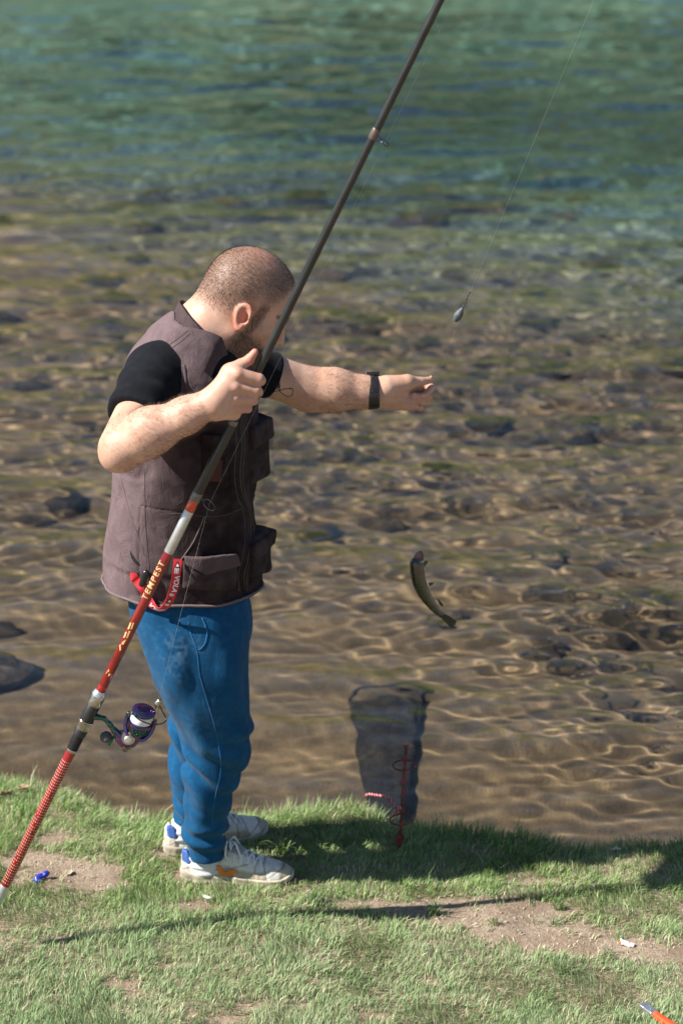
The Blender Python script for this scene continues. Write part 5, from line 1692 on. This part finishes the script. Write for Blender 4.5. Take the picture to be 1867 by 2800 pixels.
for i in range(rows_ - 1):
    for k in range(sg):
        f.append((i * sg + k, i * sg + (k + 1) % sg, (i + 1) * sg + (k + 1) % sg, (i + 1) * sg + k))
net = empty('keep_net', tuple(na))
tag(net, 'dark mesh keep-net lying under water beside the bank behind the red stake', 'keep net')
o = mesh_obj('netting', v, f, NET_M); adopt(o, net); o.cycles.is_caustics_receiver = True
t = np.linspace(0, 2 * math.pi, 49)[:-1]
o = tube('rim', nb_ + np.stack([np.cos(t) * 0.128, 0.02 * np.sin(t), np.sin(t) * 0.064], 1), 0.006, plain('net_rim', (0.02, 0.02, 0.02), 0.7), net, 8, closed=True)
o.cycles.is_caustics_receiver = True

# ================================================================== red lanyard with its hook, clipped to the vest
lan = [(486, 1526, .0), (484, 1550, .0), (479, 1580, .0), (473, 1610, .0), (463, 1640, .0), (446, 1660, .0), (425, 1654, .0), (408, 1630, .0), (395, 1602, .0), (384, 1585, .0), (372, 1572, .0), (362, 1572, .0)]
LOFF = [0.012, 0.020, 0.026, 0.028, 0.026, 0.018, 0.014, 0.014, 0.014, 0.012, 0.010, 0.008]
lp = []
for (u, v_, _), off in zip(lan, LOFF):
    q_, n_ = onto(VEST_BVH, u, min(v_, 1640), off)
    if v_ > 1640:
        q_ = q_ + (P(u, v_, q_[1]) - P(u, 1640, q_[1]))
    lp.append(q_)
lp = spline(np.array(lp), 8)
ac = []
tgl = np.gradient(lp, axis=0); tgl /= np.linalg.norm(tgl, axis=1)[:, None]
for i in range(len(lp)):
    n_ = nrm((0.25, -0.95, 0.15 - 0.9 * math.exp(-((i - 42) / 14) ** 2)))
    ac.append(np.cross(tgl[i], n_))
m = NT('red_webbing')
m.base(m.mix(m.noise(m.coord(), 400, 2), (0.50, 0.012, 0.022), (0.62, 0.025, 0.035))).set(rough=0.7, sheen=0.1)
lany, lpp, lac, lnn = ribbon('lanyard', lp, np.array(ac), 0.021, 0.0012, m.mat)
tag(lany, 'red lanyard with white lettering looped below the pocket of the vest', 'lanyard')
WHT_M = plain('white_print', (0.78, 0.78, 0.78), 0.6, 0, 0.06)
arc = np.concatenate([[0], np.cumsum(np.linalg.norm(np.diff(lpp, axis=0), axis=1))])
def on_band(s, w, off):
    i = np.clip(np.searchsorted(arc, s) - 1, 0, len(arc) - 2); t = (s - arc[i]) / (arc[i + 1] - arc[i])
    p = lpp[i] * (1 - t) + lpp[i + 1] * t
    n_ = lnn[i] if lnn[i][1] < 0 else -lnn[i]
    return p + lac[i] * w + n_ * off
sgn = 1.0 if lac[10] @ V3(1, 0, 0) > 0 else -1.0
for txt, s0, size in (('VOLA', 0.064, 0.0175), ('VOLA', 0.165, 0.0150)):
    tv, tf = text_mesh(txt, size, 2, 1.0, 0.15, 0.0005)
    o = mesh_obj('lettering', [on_band(s0 + x, sgn * (y * 1.0 + 0.002), 0.0012) for x, y, _ in tv], tf, WHT_M, None, False); adopt(o, lany)
for s0 in (0.014, 0.112, 0.205):
    tri = [(-0.007, 0.0075), (0.007, 0.0075), (0.006, 0.004), (0.001, -0.0075), (-0.001, -0.0075), (-0.006, 0.004)]
    o = mesh_obj('emblem', [on_band(s0 + y, sgn * x, 0.0012) for x, y in tri], [tuple(range(6))], BLK_M, None, False); adopt(o, lany)
    tri2 = [(-0.0042, 0.005), (0.0042, 0.005), (0.0, -0.003)]
    o = mesh_obj('emblem', [on_band(s0 + y, sgn * x, 0.0016) for x, y in tri2], [(0, 1, 2)], WHT_M, None, False); adopt(o, lany)
for s0 in (0.026, 0.033, 0.095, 0.127, 0.196):
    for w0, w1 in ((-0.006, -0.0028), (-0.0016, 0.0014), (0.0026, 0.0046)):
        o = mesh_obj('bar_mark', [on_band(s0 + y, sgn * x, 0.0012) for x, y in ((w0, -0.0035), (w1, -0.0035), (w1, 0.0035), (w0, 0.0035))], [(0, 1, 2, 3)], WHT_M, None, False); adopt(o, lany)
hk = P(393, 1585, lp[70][1] - 0.012 if len(lp) > 70 else -0.2)
F = Field(); F.cone(hk + V3(-0.004, 0, -0.012), hk + V3(0.006, 0, 0.016), 0.0085, 0.0095, 0.004, flat=V3(0, 1, 0), s=1.5); F.cone(hk + V3(0.0, 0, -0.004), hk + V3(0.008, 0, 0.022), 0.004, 0.004, 0.004)
hko = solid('clip', F, hk - 0.04, hk + 0.04, 0.0022, plain('black_clip', (0.014, 0.014, 0.015), 0.25), lany, 1)
# ================================================================== turf
FEET = [(G(497, 2404), G(785, 2416)), (G(452, 2342), G(715, 2284))]
def build_grass():
    r = np.random.default_rng(21)
    parts = []
    for x0, x1, y0, y1, dens in ((-1.02, 1.06, -0.80, 0.70, 62000), (-1.9, -1.02, -1.2, 0.80, 14000), (1.06, 2.0, -1.2, 0.45, 14000), (-1.02, 1.06, -1.25, -0.80, 16000)):
        n = int((x1 - x0) * (y1 - y0) * dens)
        parts.append(np.stack([r.uniform(x0, x1, n), r.uniform(y0, y1, n), np.full(n, 1.0 if dens > 30000 else 1.7)], 1))
    q = np.concatenate(parts)
    x, y, wide = q.T
    d = edge_y(x) - y
    p = np.stack([x, y, 0 * x], -1)
    b = bare(x, y)
    clump = vnoise(p, 11, 51) * 0.6 + vnoise(p, 34, 52) * 0.5
    keep = (d > -0.055) & (r.random(len(x)) < np.clip((1.0 - 0.76 * b) * (0.86 + 0.34 * clump), 0, 1))
    keep &= ~((d < 0) & (r.random(len(x)) < 0.35))
    for a, e in FEET:                                   # trodden under the shoes
        ax = (e - a)[:2]; t = np.clip(((p[:, :2] - a[:2]) @ ax) / (ax @ ax), 0, 1)
        dist = np.linalg.norm(p[:, :2] - a[:2] - t[:, None] * ax, axis=1)
        keep &= ~((dist < 0.031))
    x, y, wide, d, p, b, clump = (k[keep] for k in (x, y, wide, d, p, b, clump))
    n = len(x)
    z = ground_z(x, y)
    patchn = vnoise(p, 3.4, 53)
    L = (0.025 + 0.009 * patchn + 0.013 * np.clip(clump, -0.5, 1.2)) * r.uniform(0.55, 1.35, n)
    L += 0.018 * sstep(0.16, 0.0, d) * r.uniform(0.3, 1.5, n)
    L *= 1 - 0.62 * b
    L = np.clip(L, 0.006, 0.075)
    tall = r.random(n) < 0.004
    L = np.where(tall, L * 1.7 + 0.012, L)
    w = r.uniform(0.0011, 0.0024, n) * wide * (1 + 0.3 * tall)
    base_dir = vnoise(p, 5.0, 54) * 3.5 + vnoise(p, 14.0, 56) * 2.0
    az = base_dir + r.normal(0, 0.95, n)
    lean = np.abs(r.normal(0.50, 0.28, n)) + 0.25 * sstep(0.03, -0.04, d)
    lean = np.where(b > 0.5, lean + 0.8 * r.random(n), lean)
    az = np.where(d < 0.02, az * 0.4 + math.pi / 2, az)
    hx_, hy_ = np.cos(az), np.sin(az)
    side = np.stack([-np.sin(az + r.normal(0, 0.9, n)), np.cos(az + r.normal(0, 0.9, n)), 0 * az], 1)
    B = np.stack([x, y, z - 0.002], 1)
    h = np.stack([hx_, hy_, 0 * hx_], 1)
    up = np.array([0, 0, 1.0])
    mid = B + h * (L * np.sin(lean) * 0.38)[:, None] + up * (L * np.cos(lean) * 0.58)[:, None]
    tip = B + h * (L * np.sin(np.minimum(lean * 1.5, 1.5)) * 0.95)[:, None] + up * (L * np.cos(np.minimum(lean * 1.25, 1.5)))[:, None]
    V = np.stack([B - side * w[:, None] / 2, B + side * w[:, None] / 2, mid + side * w[:, None] * 0.42, mid - side * w[:, None] * 0.42, tip], 1).reshape(-1, 3)
    k = np.arange(n)[:, None] * 5
    F = np.concatenate([k + np.array([[0, 1, 2]]), k + np.array([[0, 2, 3]]), k + np.array([[3, 2, 4]])], 0)
    # colour of each blade: fresh, dull, straw
    t = r.random(n)
    g1 = np.array([0.150, 0.270, 0.055]); g2 = np.array([0.320, 0.430, 0.185]); g3 = np.array([0.330, 0.420, 0.255]); stw = np.array([0.66, 0.57, 0.40])
    mixv = np.clip(0.5 + 0.55 * vnoise(p, 6.0, 57) + r.normal(0, 0.25, n), 0, 1)[:, None]
    col = g1 * (1 - mixv) + g2 * mixv
    near_cam = sstep(-0.05, -0.5, y)[:, None] * 0.45
    col = col * (1 - near_cam) + g3 * near_cam
    dead = r.random(n) < np.clip(0.13 + 0.15 * vnoise(p, 8.0, 58) + 0.62 * b + 0.16 * (L < 0.013), 0, 0.8)
    col = np.where(dead[:, None], stw * r.uniform(0.6, 1.15, (n, 1)), col * r.uniform(0.75, 1.25, (n, 1)))
    C = np.repeat(col[:, None], 5, 1)
    C[:, :2] = C[:, :2] * 0.85 + np.array([0.30, 0.26, 0.15]) * 0.10
    m = NT('grass_blade')
    c = m.attr('blade', 'Color')
    m.base(c).set(rough=0.5, spec=0.35)
    tr = m.n('BsdfTranslucent'); mx = m.n('MixShader'); mx.inputs[0].default_value = 0.28
    m.l(c, tr.inputs[0]); m.l(m.b.outputs[0], mx.inputs[1]); m.l(tr.outputs[0], mx.inputs[2]); m.l(mx.outputs[0], m.out.inputs['Surface'])
    o = mesh_obj('grass', V, F, m.mat, None, False)
    attr_color(o, 'blade', C.reshape(-1, 3))
    tag(o, 'short green lawn grass covering the river bank', 'grass', kind='stuff')
    print('blades', n)
    return o
build_grass()

# --- tufts and rosettes that stand out singly
def tuft(u, v, n, L, spread, seed, col, label, width=0.003):
    r = random.Random(seed)
    c = G(u, v); c[2] = float(ground_z(c[0], c[1])) - 0.002
    vs = []; fs = []
    for i in range(n):
        a = r.uniform(0, 6.283); l = L * r.uniform(0.6, 1.2); ln_ = r.uniform(0.25, 1.0) * spread
        h = V3(math.cos(a), math.sin(a), 0); s = V3(-math.sin(a), math.cos(a), 0) * width * r.uniform(0.6, 1.1) / 2
        b = c + V3(r.uniform(-1, 1), r.uniform(-1, 1), 0) * 0.012
        k = len(vs)
        for t in (0, 0.35, 0.7):
            q = b + h * l * math.sin(ln_ * (0.4 + 0.6 * t)) * t + V3(0, 0, 1) * l * t * math.cos(ln_ * t)
            vs += [q - s * (1 - 0.4 * t), q + s * (1 - 0.4 * t)]
        vs.append(b + h * l * math.sin(ln_) + V3(0, 0, 1) * l * math.cos(ln_ * 1.1) * 0.95)
        fs += [(k, k + 1, k + 3, k + 2), (k + 2, k + 3, k + 5, k + 4), (k + 4, k + 5, k + 6)]
    o = mesh_obj('grass_tuft', vs, fs, None, None, True)
    m = NT('tuft_blade'); m.base(m.mix(m.noise(m.coord(), 60, 2), col, tuple(x * 1.5 for x in col))).set(rough=0.5)
    o.data.materials.append(m.mat)
    tag(o, label, "grass tuft", "tufts standing out of the turf")
tuft(770, 2345, 46, 0.075, 1.2, 1, (0.11, 0.16, 0.045), 'bright long-bladed grass tuft just right of the man\'s shoes', 0.0032)
tuft(1540, 2660, 26, 0.075, 1.3, 2, (0.10, 0.17, 0.06), 'spreading grass tuft below the bare soil patch at lower right', 0.003)
tuft(1350, 2530, 18, 0.035, 1.4, 3, (0.11, 0.15, 0.05), 'small flat grass tuft in the left of the bare soil patch', 0.003)
tuft(1525, 2480, 34, 0.045, 1.3, 4, (0.075, 0.14, 0.035), 'dense dark grass tuft at the upper edge of the bare soil patch', 0.003)
tuft(1515, 2525, 14, 0.035, 1.4, 5, (0.08, 0.15, 0.05), 'small grass tuft in the middle of the bare soil patch', 0.003)
tuft(1665, 2605, 16, 0.035, 1.4, 6, (0.09, 0.15, 0.06), 'small grass tuft just below the crumpled white paper scrap', 0.003)
tuft(860, 2480, 40, 0.05, 1.1, 7, (0.08, 0.14, 0.04), 'dense grass tuft right of the near shoe, in the rod\'s shadow', 0.003)
tuft(40, 2080, 10, 0.085, 0.7, 8, (0.17, 0.20, 0.10), 'long pale grass tuft at the lip of the bank, far left', 0.0032)
tuft(1190, 2500, 40, 0.055, 1.1, 9, (0.085, 0.15, 0.045), 'thick grass tuft at the left end of the bare soil patch', 0.003)

# ================================================================== litter
def on_ground(u, v, dz=0.0):
    c = G(u, v); c[2] = float(ground_z(c[0], c[1])) + dz
    return c
lb_ = on_ground(115, 2416, 0.010)
F = Field(); F.cone(lb_ + V3(-0.012, 0, 0.0), lb_ + V3(0.012, 0.012, 0.006), 0.0075, 0.0085, 0.004); F.cone(lb_ + V3(-0.010, -0.008, -0.002), lb_ + V3(-0.022, -0.006, -0.003), 0.0042, 0.0035, 0.003); F.cone(lb_ + V3(-0.002, -0.010, -0.003), lb_ + V3(-0.012, -0.016, -0.004), 0.0042, 0.0032, 0.003); F.box(lb_ + V3(0.002, -0.003, 0.010), (0.004, 0.014, 0.003), None, 0.002, 0.002, 's')
o = solid('bottle_cap', F, lb_ - 0.045, lb_ + 0.045, 0.0018, plain('blue_plastic', (0.018, 0.03, 0.36), 0.32, 0, 0.1), None, 1)
o.name = 'plastic_scrap'
tag(o, 'small bright blue plastic scrap lying on bare soil at left', 'litter')
F = Field(); a = lb_ + V3(0.014, 0.013, 0.007); F.ell(a, (0.008, 0.007, 0.006)); 
o2 = solid('cap_end', F, a - 0.02, a + 0.02, 0.0018, plain('olive_plastic', (0.10, 0.11, 0.02), 0.4), o, 1)
def leaf(u, v, L, W, rot, col, label, cup=0.35, dz=0.012):
    c = on_ground(u, v, dz)
    vs = []; fs = []; nx, ny = 12, 6
    for i in range(nx + 1):
        t = i / nx; w = W * math.sin(math.pi * min(1, t * 0.96 + 0.02)) ** 0.7
        for j in range(ny + 1):
            s = j / ny * 2 - 1
            x_ = (t - 0.5) * L; y_ = s * w / 2
            z_ = cup * (abs(s) ** 1.6) * W * 0.5 + 0.25 * L * (t - 0.5) ** 2 + 0.002 * math.sin(9 * t + 3 * s)
            vs.append(c + V3(x_ * math.cos(rot) - y_ * math.sin(rot), x_ * math.sin(rot) + y_ * math.cos(rot), z_))
    for i in range(nx):
        for j in range(ny):
            k = i * (ny + 1) + j
            fs.append((k, k + 1, k + ny + 2, k + ny + 1))
    m = NT('dry_leaf'); m.base(m.mix(m.noise(m.coord(), 90, 4), tuple(x * 0.65 for x in col), col)).set(rough=0.8)
    o = mesh_obj('dry_leaf', vs, fs, m.mat)
    md = o.modifiers.new('thickness', 'SOLIDIFY'); md.thickness = 0.0006
    tag(o, label, "leaf", "dry leaves lying on the bank")
leaf(66, 2158, 0.034, 0.026, 0.4, (0.42, 0.30, 0.18), 'curled tan dry leaf in the grass at far left', 0.7, 0.020)
leaf(190, 2396, 0.028, 0.022, 1.2, (0.52, 0.42, 0.30), 'pale dry leaf on bare soil beside the blue scrap', 0.4, 0.004)
leaf(1683, 2322, 0.030, 0.014, 0.1, (0.60, 0.50, 0.38), 'pale dry leaf in the grass near the right edge', 0.5, 0.016)
leaf(680, 2232, 0.032, 0.009, 2.1, (0.55, 0.48, 0.30), 'narrow straw coloured leaf standing behind the far shoe', 0.4, 0.020)
tw = [on_ground(-20, 2185, 0.018), on_ground(5, 2182, 0.022), on_ground(22, 2178, 0.020), on_ground(36, 2172, 0.018)]
o = tube('twig', spline(tw, 6), 0.0055 + 0.0015 * np.sin(np.arange(19) * 1.3), plain('twig_bark', (0.22, 0.13, 0.07), 0.9, 0, 0.3, 90), None, 8)
tag(o, 'short thick brown twig in the grass at the left edge', 'twig')
def butt(u, v, rot, L, label):
    c = on_ground(u, v, 0.006); d = V3(math.cos(rot), math.sin(rot), 0.12)
    o = lathe('cigarette_end', c, d, [(0, 0.0030), (0.0006, 0.0041), (L * 0.5, 0.0043), (L * 0.8, 0.0038), (L, 0.0030)], plain('cigarette_paper', (0.72, 0.70, 0.66), 0.8, 0, 0.15, 90), None, 16)
    tag(o, label, 'cigarette end')
butt(556, 2462, -0.75, 0.030, 'white cigarette end lying against the near shoe')
cs = on_ground(1716, 2582, 0.006)
F = Field(); F.box(cs, (0.018, 0.007, 0.005), np.array(Matrix.Rotation(-0.35, 3, 'Z')), 0.003, 0.002); F.cone(cs + V3(-0.012, 0.006, 0.004), cs + V3(-0.016, 0.010, 0.010), 0.004, 0.002, 0.004)
o = solid('paper_scrap', F, cs - 0.04, cs + 0.04, 0.0018, plain('white_paper', (0.72, 0.69, 0.62), 0.8, 0, 0.12, 120), None, 1, lambda p: 0.003 * vnoise(p, 110, 5) + 0.002 * vnoise(p, 260, 6))
tag(o, 'crumpled white paper scrap on the bare soil at right', 'litter')
F = Field(); a = cs + V3(-0.019, 0.004, 0.002); F.ell(a, (0.006, 0.004, 0.005))
solid('orange_stain', F, a - 0.015, a + 0.015, 0.0016, plain('orange_paper', (0.50, 0.16, 0.05), 0.8), o, 1)
# mallet lying at the lower right
mh = on_ground(1773, 2772, 0.016)
md_ = nrm((0.55, -0.85, 0.0)); mp_ = np.cross(V3(0, 0, 1), md_)
M = np.stack([md_, mp_, V3(0, 0, 1)], 1)
mal = empty('hand_tool', tuple(mh))
tag(mal, 'hand tool with bright steel end and orange handle at the lower right corner', 'tool')
F = Field(); F.box(mh, (0.022, 0.0125, 0.0085), M, 0.004, 0.002); F.box(mh + M @ V3(-0.019, 0, 0.004), (0.006, 0.0135, 0.006), M, 0.002, 0.003)
solid('steel_end', F, mh - 0.05, mh + 0.05, 0.0018, plain('brushed_steel', (0.62, 0.63, 0.65), 0.25, 0.85, 0.1, 60), mal, 1)
lathe('orange_handle', mh + md_ * 0.020, md_, [(0, 0.0075), (0.002, 0.0098), (0.02, 0.0105), (0.07, 0.0120), (0.13, 0.0125), (0.15, 0.010), (0.154, 0.004)], plain('orange_plastic', (0.66, 0.07, 0.012), 0.38, 0, 0.08), mal, 24)
# clods and pebbles on the bare soil
peb = make_rock('pebble', 9, 0.7, 2)
peb.materials.append(plain('pebble_stone', (0.34, 0.27, 0.20), 0.9, 0, 0.25, 3))
rp = random.Random(12); k = 0; nn_ = 0
while k < 120 and nn_ < 5000:
    nn_ += 1
    x_, y_ = rp.uniform(-0.85, 0.9), rp.uniform(-0.70, 0.10)
    if float(bare(np.array(x_), np.array(y_))) < 0.7: continue
    o = bpy.data.objects.new('pebble', peb); s = rp.uniform(0.0015, 0.0045)
    o.location = (x_, y_, float(ground_z(x_, y_)) + s * 0.3); o.scale = (s * rp.uniform(0.8, 1.5), s, s * 0.8); o.rotation_euler = (0, 0, rp.uniform(0, 6.28))
    COL.objects.link(o); o.parent = ground; k += 1
